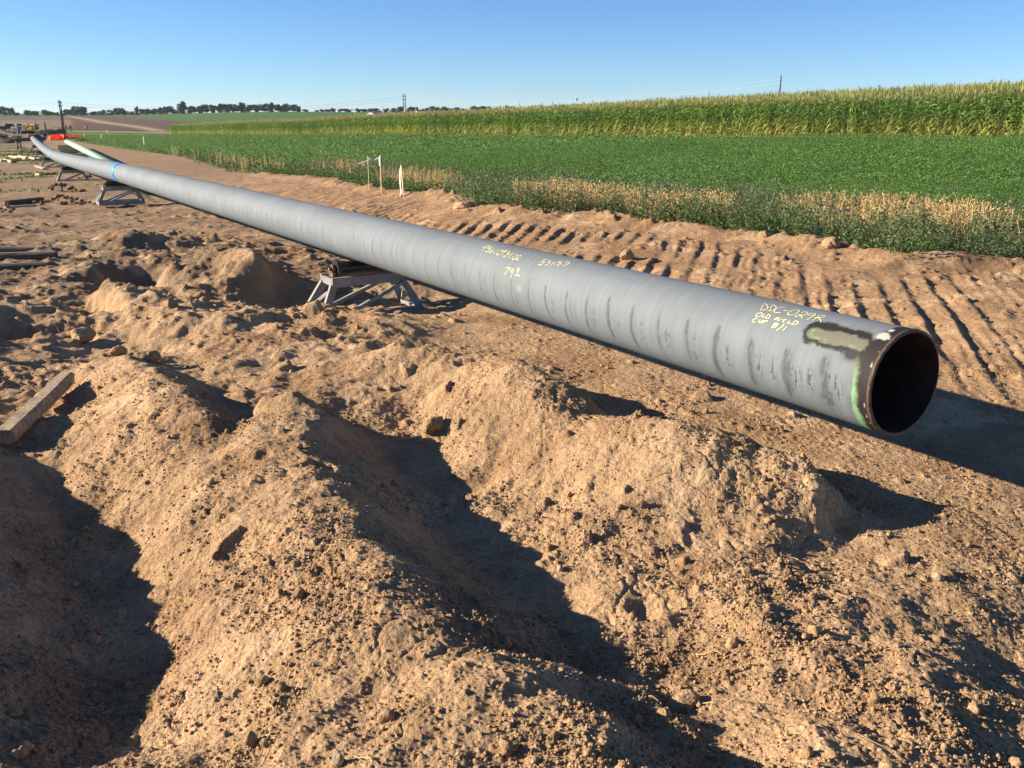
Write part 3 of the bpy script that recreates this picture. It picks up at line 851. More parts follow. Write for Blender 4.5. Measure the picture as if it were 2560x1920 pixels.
# scorched band at the cut, bare patch with its burnt border
e1 = fbm(sg * 13, arc * 13, 4, 341) * .020; e2 = fbm(sg * 45, arc * 45, 3, 345) * .010
ee = e1 + e2
def boxmask(s0, s1, a0, a1, soft=.012, rr_=.05):
    cx, cy = (s0 + s1) / 2, (a0 + a1) / 2
    qx = np.abs(sg - cx) - (s1 - s0) / 2 + rr_; qy = np.abs(arc - cy) - (a1 - a0) / 2 + rr_
    dd = np.hypot(np.maximum(qx, 0), np.maximum(qy, 0)) + np.minimum(np.maximum(qx, qy), 0) - rr_
    return 1 - sstep(-soft, soft, dd + ee)
endw = np.interp(agw, [-3.2, -.6, 0, .3, .5, .62, .85, 1.05, 1.3, 1.6, 1.9, 2.3, 2.7, 3.2], [.05, .05, .07, .075, .06, .10, .16, .10, .075, .070, .060, .052, .06, .05])
greenw = np.interp(agw, [0, 1.0, 1.15, 1.4, 1.65, 2.0, 2.4, 2.8, 3.2], [0, 0, .022, .030, .042, .050, .055, .04, 0])
paint(np.exp(-((sg - endw - greenw - .01) / .03) ** 2) * (greenw > .01) * .35, (.12, .13, .13))
paint((1 - sstep(-.008, .008, sg - endw - greenw + ee * .4)) * sstep(.002, .02, greenw), (.16, .33, .19))
paint((1 - sstep(-.008, .008, sg - endw - greenw + ee * .4)) * sstep(.002, .02, greenw) * sstep(.0, .3, grit2), (.09, .20, .11))
paint((1 - sstep(-.01, .02, sg - endw - .012 + ee * .8)) * .8, (.10, .055, .025))
paint(1 - sstep(-.008, .014, sg - endw + ee * .9), (.018, .016, .015))
paint(boxmask(.10, .55, .135, .305, .012, .07), (.016, .016, .015))
paint(np.exp(-(((sg - .17) / .05) ** 2 + ((arc - .31) / .03) ** 2)) * 1.6 * sstep(-.4, .1, grit2 + .25), (.03, .027, .026))
paint(boxmask(.108, .515, .188, .277, .008, .04), (.138, .133, .098))
paint(boxmask(.108, .515, .188, .277, .008, .04) * sstep(.0, .35, fbm(sg * 40, arc * 40, 3, 351)) * .35, (.11, .105, .08))
gedge = np.exp(-((arc - .262 - .1 * (.3 - sg) * 0) / .008) ** 2) * (sg > .12) * (sg < .24) + np.exp(-(((sg - .50) / .02) ** 2)) * (arc > .205) * (arc < .25) + np.exp(-((arc - .262) / .008) ** 2) * (sg > .36) * (sg < .47)
paint(gedge * sstep(-.1, .4, grit) * .7, (.16, .32, .15))
# pale flakes above the scorch
paint(boxmask(.030, .10, .118, .17,   .006, .02) * sstep(-.9, -.45, grit2 + .3 * grit), (.42, .41, .36))
paint(boxmask(.05, .08, .055, .085, .006, .01), (.45, .46, .43))
paint(.5 * boxmask(.09, .42, .085, .135, .02, .03) * sstep(-.1, .4, streak), (.22, .19, .165))
paint((sg < .030) * (sg > .012) * sstep(.3, .6, fbm(sg * 60, arc * 22, 3, 361)) * .7, (.55, .53, .50))
paint(1 - sstep(.008, .012, sg + .2 * e2), (.13, .06, .03))
m, nt, b = new_mat("grey_pipe_coating")
at = nt.nodes.new("ShaderNodeAttribute"); at.attribute_name = "Col"
nt.links.new(at.outputs['Color'], b.inputs['Base Color'])
b.inputs['Roughness'].default_value = .72
b.inputs['Specular IOR Level'].default_value = .25
tc = nt.nodes.new("ShaderNodeTexCoord"); n_ = nt.nodes.new("ShaderNodeTexNoise"); n_.inputs['Scale'].default_value = 60; n_.inputs['Detail'].default_value = 4
nt.links.new(tc.outputs['Object'], n_.inputs['Vector'])
bp = nt.nodes.new("ShaderNodeBump"); bp.inputs['Strength'].default_value = .12; bp.inputs['Distance'].default_value = .004
nt.links.new(n_.outputs['Fac'], bp.inputs['Height']); nt.links.new(bp.outputs[0], b.inputs['Normal'])
M_PIPE = m
to_pipe(mesh_np("coated_wall", Vp, Fp, M_PIPE, c.reshape(-1, 3), smooth=True))

# wall thickness at the cut and the rusty dark bore
def revolve(name, prof, mat, n=96, far=False, smooth=True, cols=None):
    vs, fs = [], []
    a = np.linspace(0, 2 * math.pi, n, endpoint=False)
    for s_, r_ in prof:
        vs.append(pipe_pt(np.full(n, max(s_, 0)), a, np.full(n, r_)) - (pipe_frame([0])[1] * min(s_, 0)) * -1)
    Vv = np.concatenate(vs)
    I_ = np.arange(len(Vv)).reshape(len(prof), n); J_ = np.roll(I_, -1, axis=1)
    return to_pipe(mesh_np(name, Vv, np.stack([I_[:-1], I_[1:], J_[1:], J_[:-1]], -1).reshape(-1, 4), mat, smooth=smooth))
M_RIM = noise_mat("cut_steel_edge", (.085, .05, .03), (.165, .125, .10), 25, .6, .3, .4, 120)
M_BORE = noise_mat("bore_rust", (.022, .013, .009), (.045, .026, .018), 9, .8, 0, .3, 40)
revolve("cut_rim", [(.003, PR + .0015), (-.004, PR + .001), (-.013, PR - .012), (-.010, PR - .017)], M_RIM, smooth=False)
revolve("bore", [(-.010, PR - .0172), (.02, PR - .018), (1, PR - .018), (4, PR - .018), (15, PR - .018), (29, PR - .018)], M_BORE)
for s_, col, w in ((27.9, M_BLUE, .26), (59.4, M_LTBLUE, .28), (89.0, M_LTBLUE, .3)):
    revolve("weld_band", [(s_ - w, PR + .001), (s_ - w, PR + .006), (s_ + w, PR + .006), (s_ + w, PR + .001)], col)
revolve("end_cap", [(PLEN, PR + .002), (PLEN + .0, PR * .5), (PLEN, .001)], M_DARKPIPE, n=40)

# handwriting in yellow marker: strokes in millimetres (along the pipe, round the pipe)
WRITING = {'upper':(0.006,[[(978,103),(966,128),(957,153)],[(988,95),(983,82),(952,96),(928,115),(918,135),(929,149),(955,155)],[(917,91),(903,117),(890,144)],[(926,84),(917,77),(888,88),(870,105),(868,125),(877,140),(901,149)],[(818,78),(841,80),(857,94),(863,116),(859,135),(846,146),(826,147),(802,139)],[(804,113),(772,106)],[(711,78),(704,87),(700,98),(701,111),(704,122),(711,132),(720,139),(730,143),(739,143),(746,139),(751,132),(753,123),(752,111),(749,99),(744,87),(737,78),(728,73),(719,73),(711,78)],[(673,98),(675,82),(662,74),(644,83),(636,103),(646,120)],[(646,120),(674,122),(688,135),(683,144),(669,143),(660,131),(660,117)],[(657,126),(643,133),(630,145)],[(581,81),(579,87),(582,93),(590,98),(601,101),(612,102),(622,100),(628,96),(630,90),(627,84),(619,78),(609,75),(598,74),(588,76),(581,81)],[(581,82),(579,113),(589,151)],[(553,88),(548,119),(547,146)],[(561,115),(543,109),(520,99),(515,80),(528,72),(546,79),(553,94)],[(543,109),(523,117),(504,127),(491,145)]]),'lower':(0.01,[[(914,183),(909,190),(909,197),(913,205),(920,211),(929,214),(938,214),(945,211),(949,204),(950,197),(946,189),(939,183),(931,179),(921,180),(914,183)],[(897,182),(894,198),(895,211),(878,203)],[(870,179),(868,195),(867,211)],[(870,179),(853,180),(844,198),(848,209),(866,212)],[(790,182),(795,196),(796,207),(783,198),(776,183),(767,208),(755,198),(754,181)],[(738,199),(722,191),(717,186),(732,187),(738,193),(728,205),(715,212)],[(689,182),(691,199),(692,210),(668,205)],[(651,179),(652,197),(656,212)],[(654,178),(624,186),(622,196),(635,208),(656,213)],[(914,227),(936,232),(944,247),(937,256),(917,253)],[(894,227),(897,244),(892,251),(878,243),(874,227)],[(871,254),(865,230)],[(858,253),(851,229)],[(864,232),(833,229)],[(745,235),(745,238),(748,241),(753,242),(760,243),(767,242),(773,240),(776,237),(776,234),(773,231),(767,230),(760,229),(753,230),(748,232),(745,235)],[(748,248),(747,251),(749,255),(754,259),(760,261),(767,262),(773,262),(776,260),(777,257),(775,253),(770,249),(764,247),(757,246),(751,246),(748,248)],[(705,221),(711,248),(731,276)],[(676,232),(681,250),(681,268)]]),'code':(0.011,[[(4446,128),(4464,112),(4496,113),(4516,137),(4510,156),(4491,156),(4465,143),(4462,121)],[(4457,124),(4473,160),(4472,185),(4468,207)],[(4382,126),(4430,127)],[(4430,127),(4432,153),(4401,149),(4370,161),(4362,184),(4381,200),(4413,203)],[(4327,133),(4336,162),(4338,189),(4326,202),(4304,202),(4296,181),(4302,172),(4327,174),(4335,191)],[(4262,133),(4262,168),(4266,199)],[(4241,201),(4228,201)],[(4174,138),(4160,146),(4149,158),(4142,172),(4142,185),(4147,196),(4157,203),(4169,206),(4182,205),(4193,198),(4201,188),(4206,175),(4208,161),(4205,149),(4199,140),(4188,136),(4174,138)],[(4134,149),(4154,138),(4143,130),(4117,121),(4104,135),(4129,150)],[(4112,124),(4105,158),(4107,199)],[(4075,138),(4057,132),(4040,144),(4061,161)],[(4061,161),(4033,162),(4018,178),(4029,198),(4071,206)],[(4013,160),(4002,172),(3990,144)],[(3963,126),(3968,165),(3980,213)],[(3952,208),(3932,207)],[(3889,149),(3877,156),(3867,166),(3861,179),(3860,192),(3863,203),(3871,210),(3880,214),(3890,213),(3900,208),(3907,199),(3912,187),(3913,174),(3912,162),(3908,153),(3900,148),(3889,149)],[(3854,155),(3828,149),(3816,161),(3827,185),(3848,215)],[(3848,215),(3828,202),(3791,216)]]),'length':(0.011,[[(3910,310),(3872,305),(3833,304),(3850,332),(3873,357),(3888,378)],[(3762,319),(3760,324),(3761,329),(3767,333),(3775,335),(3785,336),(3795,334),(3803,330),(3809,326),(3811,320),(3810,315),(3804,311),(3796,309),(3787,308),(3777,310),(3768,314),(3762,319)],[(3760,322),(3762,338),(3765,364),(3768,388)],[(3683,300),(3683,306),(3687,310),(3694,312),(3701,312),(3709,309),(3715,304),(3718,298),(3718,292),(3715,288),(3708,286),(3700,286),(3692,289),(3686,294),(3683,300)],[(3685,293),(3685,311),(3686,333)],[(3713,350),(3672,350),(3629,351)]]),'number':(0.011,[[(3430,128),(3467,140),(3474,152)],[(3490,188),(3468,167),(3428,165),(3418,178),(3435,200),(3468,214)],[(3366,131),(3405,148)],[(3383,166),(3369,154),(3348,156),(3345,173),(3357,190),(3382,196)],[(3323,134),(3306,162),(3295,191)],[(3291,120),(3278,150),(3268,178)],[(3224,110),(3249,118),(3259,129),(3218,136),(3204,144),(3200,166),(3216,175),(3227,168),(3225,146)],[(3186,113),(3186,102),(3146,89)],[(3162,119),(3135,110),(3111,114),(3124,136),(3160,160)]])}
def ribbon_text(name, keys, lift=.0022):
    vs, fs = [], []
    for k in keys:
        w, strokes = WRITING[k]
        w = {'upper': .0050, 'lower': .0062}.get(k, .0065)
        for st in strokes:
            P = np.array(st, np.float64) / 1000
            if len(P) > 2:                      # round the corners a little
                t = np.linspace(0, len(P) - 1, (len(P) - 1) * 4 + 1); i = np.clip(t.astype(int), 0, len(P) - 2); f = (t - i)[:, None]
                p0, p1, p2, p3 = P[np.maximum(i - 1, 0)], P[i], P[i + 1], P[np.minimum(i + 2, len(P) - 1)]
                P = .5 * (2 * p1 + (p2 - p0) * f + (2 * p0 - 5 * p1 + 4 * p2 - p3) * f * f + (3 * p1 - p0 - 3 * p2 + p3) * f ** 3)
            else:
                P = P[0] + (P[1] - P[0]) * np.linspace(0, 1, 7)[:, None]
            d = np.gradient(P, axis=0); L = np.linalg.norm(d, axis=1); d /= np.maximum(L, 1e-9)[:, None]
            nrm = np.stack([-d[:, 1], d[:, 0]], -1)
            ww = w * .5 * (.8 + .35 * RNG.random(len(P)))[:, None]
            a, b2 = P + nrm * ww, P - nrm * ww
            n0 = len(vs)
            for q in range(len(P)):
                vs.append(a[q]); vs.append(b2[q])
            for q in range(len(P) - 1):
                fs.append((n0 + 2 * q, n0 + 2 * q + 1, n0 + 2 * q + 3, n0 + 2 * q + 2))
    vs = np.array(vs)
    Vw = pipe_pt(vs[:, 0], vs[:, 1] / PR, np.full(len(vs), PR + lift))
    return to_pipe(mesh_np(name, Vw, np.array(fs), M_CHALK))
ribbon_text("lettering", ['upper', 'lower'])
ribbon_text("lettering", ['code', 'length'])
ribbon_text("lettering", ['number'])

# ------------------------------------------------------------------ roller stands
def make_stand():
    r = empty("pipe_roller_stand", (0, 0, 0))
    TX, TY, BX, BY, HT = .50, .20, .70, .34, .50
    f = MB()
    for sy in (-1, 1): f.bar((-TX, sy * TY, HT), (TX, sy * TY, HT), .06, .125)
    for sx in (-1, 1): f.bar((sx * (TX - .026), -TY + .026, HT - .002), (sx * (TX - .026), TY - .026, HT - .002), .05, .094)
    f.build("top_frame", M_PAINT, r, bevel=.005)
    f = MB()
    for sy in (-1, 1): f.bar((-BX, sy * BY, .05), (BX, sy * BY, .05), .07, .12)
    for sx in (-1, 1): f.bar((sx * (BX - .031), -BY + .031, .046), (sx * (BX - .031), BY - .031, .046), .06, .09)
    f.build("base_frame", M_PAINT, r, bevel=.005)
    for sx in (-1, 1):
        for sy in (-1, 1):
            l = MB(); l.bar((sx * (BX - .03), sy * (BY - .03), .09), (sx * (TX - .03), sy * (TY - .02), HT - .04), .095, .06, up=(0, 1, 0))
            l.build("leg", M_PAINT, r, bevel=.004)
    for sy, flip in ((-1, 1), (1, 1)):
        l = MB(); l.bar((-flip * (BX - .32), sy * (BY - .02), .09), (flip * (TX - .02), sy * (TY + .03), HT - .07), .045, .055, up=(0, 1, 0)); l.build("brace", M_PAINT, r)
    for sx in (-1, 1):
        l = MB(); l.bar((sx * (BX - .02), .28, .09), (sx * (TX + .04), -.17, HT - .12), .045, .045); l.build("brace", M_PAINT, r)
    ro = MB()
    n = 28
    prof = [(-.37, .04), (-.37, .125), (-.335, .125), (-.325, .105), (-.20, .088), (0, .075), (.20, .088), (.325, .105), (.335, .125), (.37, .125), (.37, .04)]
    vs, fs = [], []
    for x, rad in prof:
        for k in range(n):
            a = 2 * math.pi * k / n; vs.append((x, rad * math.cos(a), .645 + rad * math.sin(a)))
    for i in range(len(prof) - 1):
        for k in range(n): fs.append((i * n + k, i * n + n + k, i * n + n + (k + 1) % n, i * n + (k + 1) % n))
    ro.add(vs, fs)
    o = ro.build("roller", M_RUBBER, r)
    ax = MB(); ax.tube([(-.46, 0, .645), (.46, 0, .645)], .028, 12); ax.build("axle", M_RUST, o)
    for sx in (-1, 1):
        b_ = MB(); b_.tube([(sx * .385, 0, .645), (sx * .42, 0, .645)], .055, 16); b_.box((sx * .41, 0, .57), (.05, .14, .05)); b_.build("bearing", M_RUST, r)
    return r
stand0 = make_stand()
def place_stand(s_, label, sink=0.0, first=False, dz=None):
    o = stand0 if first else copy_tree(stand0)
    P, T, N, U = pipe_frame([s_])
    p = P[0]
    top = p[2] - PR                                   # underside of the pipe rests on the waist of the roller
    o.location = (p[0], p[1], top - .722)
    o.rotation_euler = (0, 0, math.atan2(N[0][1], N[0][0]))
    tag(o, label, "pipe stand", "roller stands under the grey pipe")
    return o
STANDS = [(8.05, "nearest grey steel roller stand under the pipe, its foot half buried in brown soil"),
          (29.2, "grey roller stand under the bright blue weld band, standing on wood blocks"),
          (46.0, "third roller stand under the pipe, between the two blue weld bands, among loose boards"),
          (66.0, "fourth roller stand along the pipe, in shade beyond the scattered timbers"),
          (82.0, "fifth roller stand along the pipe, over green grass just before the farthest weld band"),
          (104.0, "farthest roller stand, under the far end of the grey pipe")]
for i, (s_, lab) in enumerate(STANDS):
    o = place_stand(s_, lab, first=(i == 0))
# ------------------------------------------------------------------ lumps of soil
_ph = (1 + 5 ** .5) / 2
ICO_V = np.array([(-1, _ph, 0), (1, _ph, 0), (-1, -_ph, 0), (1, -_ph, 0), (0, -1, _ph), (0, 1, _ph), (0, -1, -_ph), (0, 1, -_ph), (_ph, 0, -1), (_ph, 0, 1), (-_ph, 0, -1), (-_ph, 0, 1)], np.float64)
ICO_V /= np.linalg.norm(ICO_V[0])
ICO_F = np.array([(0, 11, 5), (0, 5, 1), (0, 1, 7), (0, 7, 10), (0, 10, 11), (1, 5, 9), (5, 11, 4), (11, 10, 2), (10, 7, 6), (7, 1, 8), (3, 9, 4), (3, 4, 2), (3, 2, 6), (3, 6, 8), (3, 8, 9), (4, 9, 5), (2, 4, 11), (6, 2, 10), (8, 6, 7), (9, 8, 1)])
def icosphere(n):
    V_, F_ = ICO_V.copy(), ICO_F.copy()
    for _ in range(n):
        cache = {}; vs = [tuple(v) for v in V_]; nf2 = []
        def midp(i, j):
            k = (min(i, j), max(i, j))
            if k not in cache:
                m_ = (np.array(vs[i]) + np.array(vs[j])); m_ /= np.linalg.norm(m_)
                cache[k] = len(vs); vs.append(tuple(m_))
            return cache[k]
        for a, b2, c2 in F_:
            ab_, bc, ca = midp(a, b2), midp(b2, c2), midp(c2, a)
            nf2 += [(a, ab_, ca), (b2, bc, ab_), (c2, ca, bc), (ab_, bc, ca)]
        V_, F_ = np.array(vs), np.array(nf2)
    return V_, F_
ICO4 = icosphere(4); ICO2 = icosphere(2)
def n3(P, f, seed):
    return (gnoise(P[:, 0] * f + P[:, 2] * f * .7, P[:, 1] * f - P[:, 2] * f * .5, seed) + gnoise(P[:, 1] * f + 9, P[:, 2] * f + P[:, 0] * .4 * f, seed + 3)) * .6
def lump(seed, size, base=ICO4, rough=.35):
    V_ = base[0].copy()
    # facets cut by random planes give broken faces
    rg = np.random.default_rng(seed)
    for _ in range(9):
        n_ = rg.normal(size=3); n_ /= np.linalg.norm(n_); dlim = rg.uniform(.62, .92)
        dd = V_ @ n_; over = np.maximum(0, dd - dlim)
        V_ -= over[:, None] * n_ * .85
    dsp = n3(V_, 1.6, seed) * rough * .5 + n3(V_, 4.5, seed + 11) * rough * .28 + n3(V_, 12, seed + 23) * rough * .14
    V_ *= (1 + dsp)[:, None]
    return V_ * np.array(size)[None] * .5

SOIL = (.452, .291, .159)
def clod(px, py, size, label, sink=.25, col=SOIL, name="dirt_clod", rz=0., tilt=0., cat="dirt clod"):
    p = on_ground(px, py)
    V_ = lump(int(px * 7 + py), size)
    R_ = np.array(Matrix.Rotation(rz, 3, 'Z') @ Matrix.Rotation(tilt, 3, 'X'))
    V_ = V_ @ R_.T
    o = mesh_np(name, V_, ICO4[1], M_GROUND, np.tile(np.array(col, np.float32), (len(V_), 1)), smooth=True)
    o.location = (p.x, p.y, gz1(p.x, p.y) + size[2] * (.5 - sink))
    return tag(o, label, cat, "large clods on the spoil")
clod(1475 * Q, 1525 * Q, (.15, .12, .10), "rounded fist sized clod beside the tip of the long shadow at the bottom centre", .42, rz=.4)
clod(180 * Q, 735 * Q, (.26, .20, .15), "large angular clod beyond the upper end of the square timber", rz=.3, tilt=.2)
clod(318 * Q, 780 * Q, (.26, .20, .15), "pale angular clod at the dark gap right of the timber", rz=1.0)
clod(255 * Q, 765 * Q, (.18, .15, .12), "small clod between the two large ones right of the timber", rz=.2)
clod(1650 * Q, 512 * Q, (.36, .26, .26), "broad clod on the soil lip against the weeds, left of its twin", .55, rz=.4)
clod(1795 * Q, 527 * Q, (.34, .28, .24), "rounded clod on the soil lip against the weeds, right of its twin", .55, rz=1.2)
clod(1005 * Q, 445 * Q, (.55, .40, .30), "big clod at the corner where the soil edge juts into the weeds", .6, rz=.1)
clod(1355 * Q, 560 * Q, (.26, .18, .20), "upright clod with a dark face right behind the middle of the pipe", .2, rz=.7)
#clod(480 * Q, 1620 * Q, (.17, .14, .12), "dark hollow clod at the bottom edge beside the black shade", .2, rz=.2)
clod(940 * Q, 925 * Q, (.20, .12, .16), "clod on the rim of the long central shadow", .35, rz=.9)

# small crumbs and grains, too many to count
def crumbs(name, n, rlo, rhi, smin, smax, seed, label, base=(ICO_V, ICO_F), colj=.25, thr=-.1):
    rg = np.random.default_rng(seed)
    r = np.exp(rg.uniform(math.log(rlo), math.log(rhi), n * 3)); az = np.radians(rg.uniform(-40, 36, n * 3))
    x, y = r * np.sin(az), r * np.cos(az)
    a, b_ = ab(x, y)
    cl = fbm(x * 1.3, y * 1.3, 2, 41) + .6 * fbm(x * 4, y * 4, 2, 43)
    ok = (b_ < edge_b(a) - .1) & (cl > thr + rg.normal(0, .18, len(x)))
    x, y = x[ok][:n], y[ok][:n]; n = len(x)
    sz = smin * (smax / smin) ** (rg.random(n) ** 2.2)
    bv, bf_ = base
    nv = len(bv)
    V_ = bv[None] * (1 + rg.normal(0, .18, (n, nv, 1)))
    V_ = V_ * (sz[:, None, None] * .5) * (rg.uniform(.7, 1.25, (n, 1, 3)))
    t = rg.uniform(0, 6.28, n); c_, s_ = np.cos(t)[:, None], np.sin(t)[:, None]
    V_ = np.stack([V_[..., 0] * c_ - V_[..., 1] * s_, V_[..., 0] * s_ + V_[..., 1] * c_, V_[..., 2]], -1)
    V_ += np.stack([x, y, gz(x, y) + sz * .22], -1)[:, None]
    F_ = (bf_[None] + (np.arange(n) * nv)[:, None, None]).reshape(-1, 3)
    cc = np.array(SOIL)[None] * np.clip(1 + rg.normal(0, colj, (n, 1)) * .5, .6, 1.22)
    grey = rg.random(n) < .05
    cc[grey] = np.array([.46, .35, .235]) * (1 + rg.normal(0, .08, (grey.sum(), 1)))
    cc = np.clip(np.repeat(cc, nv, 0), .05, .6)
    o = mesh_np(name, V_.reshape(-1, 3), F_, M_GROUND, cc)
    return tag(o, label, "soil crumbs", kind='stuff')
crumbs("soil_crumbs", 50000, 1.6, 9.0, .005, .019, 5, "loose brown soil crumbs strewn over the spoil", thr=.08)
crumbs("soil_lumps", 520, 2.0, 24, .018, .06, 6, "larger loose brown soil lumps strewn over the working strip", base=icosphere(1), thr=.05)

# dry stalks and twigs lying on the soil
rg = np.random.default_rng(9)
vs, fs = [], []
for i in range(150):
    r = math.exp(rg.uniform(math.log(2), math.log(12))); az = math.radians(rg.uniform(-32, 30))
    x, y = r * math.sin(az), r * math.cos(az)
    a, b_ = ab(x, y)
    if b_ > 6: continue
    L = rg.uniform(.04, .16); t = rg.uniform(0, 6.28); w = .0022
    dx, dy = math.cos(t), math.sin(t)
    pts = []
    for k in range(4):
        q = -.5 + k / 3
        px_, py_ = x + dx * L * q + dy * .01 * math.sin(k * 2.), y + dy * L * q - dx * .01 * math.sin(k * 2.)
        pts.append((px_, py_, gz1(px_, py_) + .012))
    n0 = len(vs)
    for p in pts:
        vs.append((p[0] - dy * w, p[1] + dx * w, p[2])); vs.append((p[0] + dy * w, p[1] - dx * w, p[2] + .002)); vs.append((p[0], p[1], p[2] + .004))
    for k in range(3):
        o_ = n0 + 3 * k
        fs += [(o_, o_ + 2, o_ + 5, o_ + 3), (o_ + 2, o_ + 1, o_ + 4, o_ + 5)]
tag(mesh_np("straw_bits", np.array(vs), np.array(fs), M_DRY, np.tile((.5, .38, .2), (len(vs), 1))), "pale bits of straw and twig lying on the soil", "straw", kind='stuff')

# ------------------------------------------------------------------ timbers and boards
def beam(p, q, w, h, mat, label, roll=0., lift=0., cat="timber", group="timbers lying on the soil", name="wooden_timber", bev=.012, worn=0.0, zs=None):
    p, q = Vector(p), Vector(q)
    if zs is None:
        p.z = gz1(p.x, p.y) + h / 2 + lift; q.z = gz1(q.x, q.y) + h / 2 + lift
    d = q - p; L = d.length
    yv = d.normalized(); xv = yv.cross(Vector((0, 0, 1))).normalized(); zv = xv.cross(yv)
    nseg = 14
    prof = []
    k = min(w, h) * .22
    for cx, cy, sx, sy in ((1, 1, 1, 1), (-1, 1, -1, 1), (-1, -1, -1, -1), (1, -1, 1, -1)):
        a = (cx * (w / 2), cy * (h / 2 - k)); b2 = (cx * (w / 2 - k), cy * (h / 2))
        prof += [a, b2] if cx * cy > 0 else [b2, a]
    vs, fs = [], []
    rg2 = np.random.default_rng(int(abs(p.x * 100) + abs(p.y * 37)))
    for i in range(nseg + 1):
        t = i / nseg
        for j, (u, v_) in enumerate(prof):
            jit = 1 + worn * rg2.normal(0, .06)
            e = 1 - (.05 if i in (0, nseg) else 0)
            off = worn * .12 * h * math.sin(3 * t + 1.1)
            vs.append(tuple(Vector((xv * (u * jit * e)) + (zv * (v_ * jit * e - off)) + yv * (t * L - L / 2 + worn * rg2.normal(0, .004)))))
    np_ = len(prof)
    for i in range(nseg):
        for j in range(np_):
            fs.append((i * np_ + j, i * np_ + (j + 1) % np_, (i + 1) * np_ + (j + 1) % np_, (i + 1) * np_ + j))
    fs.append(tuple(range(np_ - 1, -1, -1))); fs.append(tuple(range(nseg * np_, (nseg + 1) * np_)))
    me = bpy.data.meshes.new(name)
    me.from_pydata(vs, [], fs); me.update(); me.materials.append(mat)
    o = bpy.data.objects.new(name, me); COL.objects.link(o)
    o.location = (p + q) / 2
    return tag(o, label, cat, group)

M_GREYWOOD = noise_mat("grey_timber", (.25, .18, .105), (.48, .355, .22), 7, .9, 0, .6, 25, stretch=(5, 5, 2))
M_OLDWOOD = noise_mat("dull_timber", (.07, .052, .04), (.15, .115, .088), 7, .9, 0, .5, 25, stretch=(1.2, 5, 5))
# near left
pA, pB = at_z(140 * Q, 800 * Q, .22), at_z(8 * Q, 930 * Q, .17)
gA, gB = gz1(pA.x, pA.y), gz1(pB.x, pB.y)
pA.z, pB.z = gA + .115, max(gB + .08, gA + .0)
beam(pA, pB, .14, .11, M_GREYWOOD, "weathered square timber lying in the foreground soil at the left edge", worn=.9, zs=True)
def beam_px(a, b2, w, h, mat, label, lift=0., **k):
    P, Q_ = on_ground(*a), on_ground(*b2)
    return beam(P, Q_, w, h, mat, label, lift=lift, **k)
beam((-9.9, 14.95, gz1(-8.6, 15) + .12), (-7.72, 15.15, gz1(-8.6, 15) + .06), .17, .11, M_OLDWOOD, "rearmost of three dull timbers lying side by side at the left edge", worn=.3, zs=True)
beam((-9.4, 13.75, gz1(-8.2, 13.9) + .08), (-7.22, 14.0, gz1(-8.2, 13.9) + .07), .18, .12, M_OLDWOOD, "middle one of three dull timbers lying side by side at the left edge", worn=.4, zs=True)
beam((-9.2, 12.85, gz1(-8, 13) + .07), (-6.94, 13.2, gz1(-8, 13) + .09), .15, .11, M_OLDWOOD, "front one of three dull timbers lying side by side at the left edge", worn=.3, zs=True)
beam_px((18, 513), (106, 504), .16, .16, M_OLDWOOD, "single dark timber on bare ground, level with the second roller stand", worn=.3)
beam_px((12, 520), (88, 515), .20, .05, M_WOOD, "flat pale board under the edge of the single dark timber", worn=.2)
TB = [((24, 394), (66, 399), "timber with a bright end, rearmost of the scattered pile left of the third stand"),
      ((8, 402), (30, 408), "leftmost short timber of the scattered pile left of the third stand"),
      ((15, 406), (52, 400), "front timber with a wide pale end in the scattered pile"),
      ((46, 393), (70, 398), "short timber in the middle of the scattered pile left of the third stand"),
      ((68, 397), (104, 402), "rightmost timber of the scattered pile, reaching under the grey pipe"),
      ((-8, 402), (6, 404), "timber cut off by the left edge beside the scattered pile")]
for a, b2, lab in TB:
    o = beam_px(a, b2, .20, .20, M_NEWWOOD, lab, worn=.2, group="timbers in the scattered pile")
beam_px((91, 418), (112, 424), .28, .07, M_NEWWOOD, "pale sawn plank on green grass left of the third roller stand", name="wooden_plank", cat="plank", lift=.04)
def block_px(a, size, label, mat=M_NEWWOOD, rz=.5):
    p = on_ground(*a)
    m_ = MB(); m_.box((0, 0, size[2] / 2), size, Matrix.Rotation(rz, 3, 'Z'), .01)
    o = m_.build("wood_block", mat); o.location = (p.x, p.y, gz1(p.x, p.y) - .01)
    return tag(o, label, "wood block", "blocks under the stands")
block_px((97, 440), (.16, .5, .16), "pale wood block in front of the third roller stand", rz=.9)
block_px((122, 437), (.8, .16, .1), "dark timber under the front of the third roller stand", M_OLDWOOD, .4)
block_px((237, 512), (.14, .7, .13), "left wood block under the base of the stand below the blue band", rz=.4)
block_px((248, 513), (.14, .7, .13), "right wood block under the base of the stand below the blue band", rz=.4)

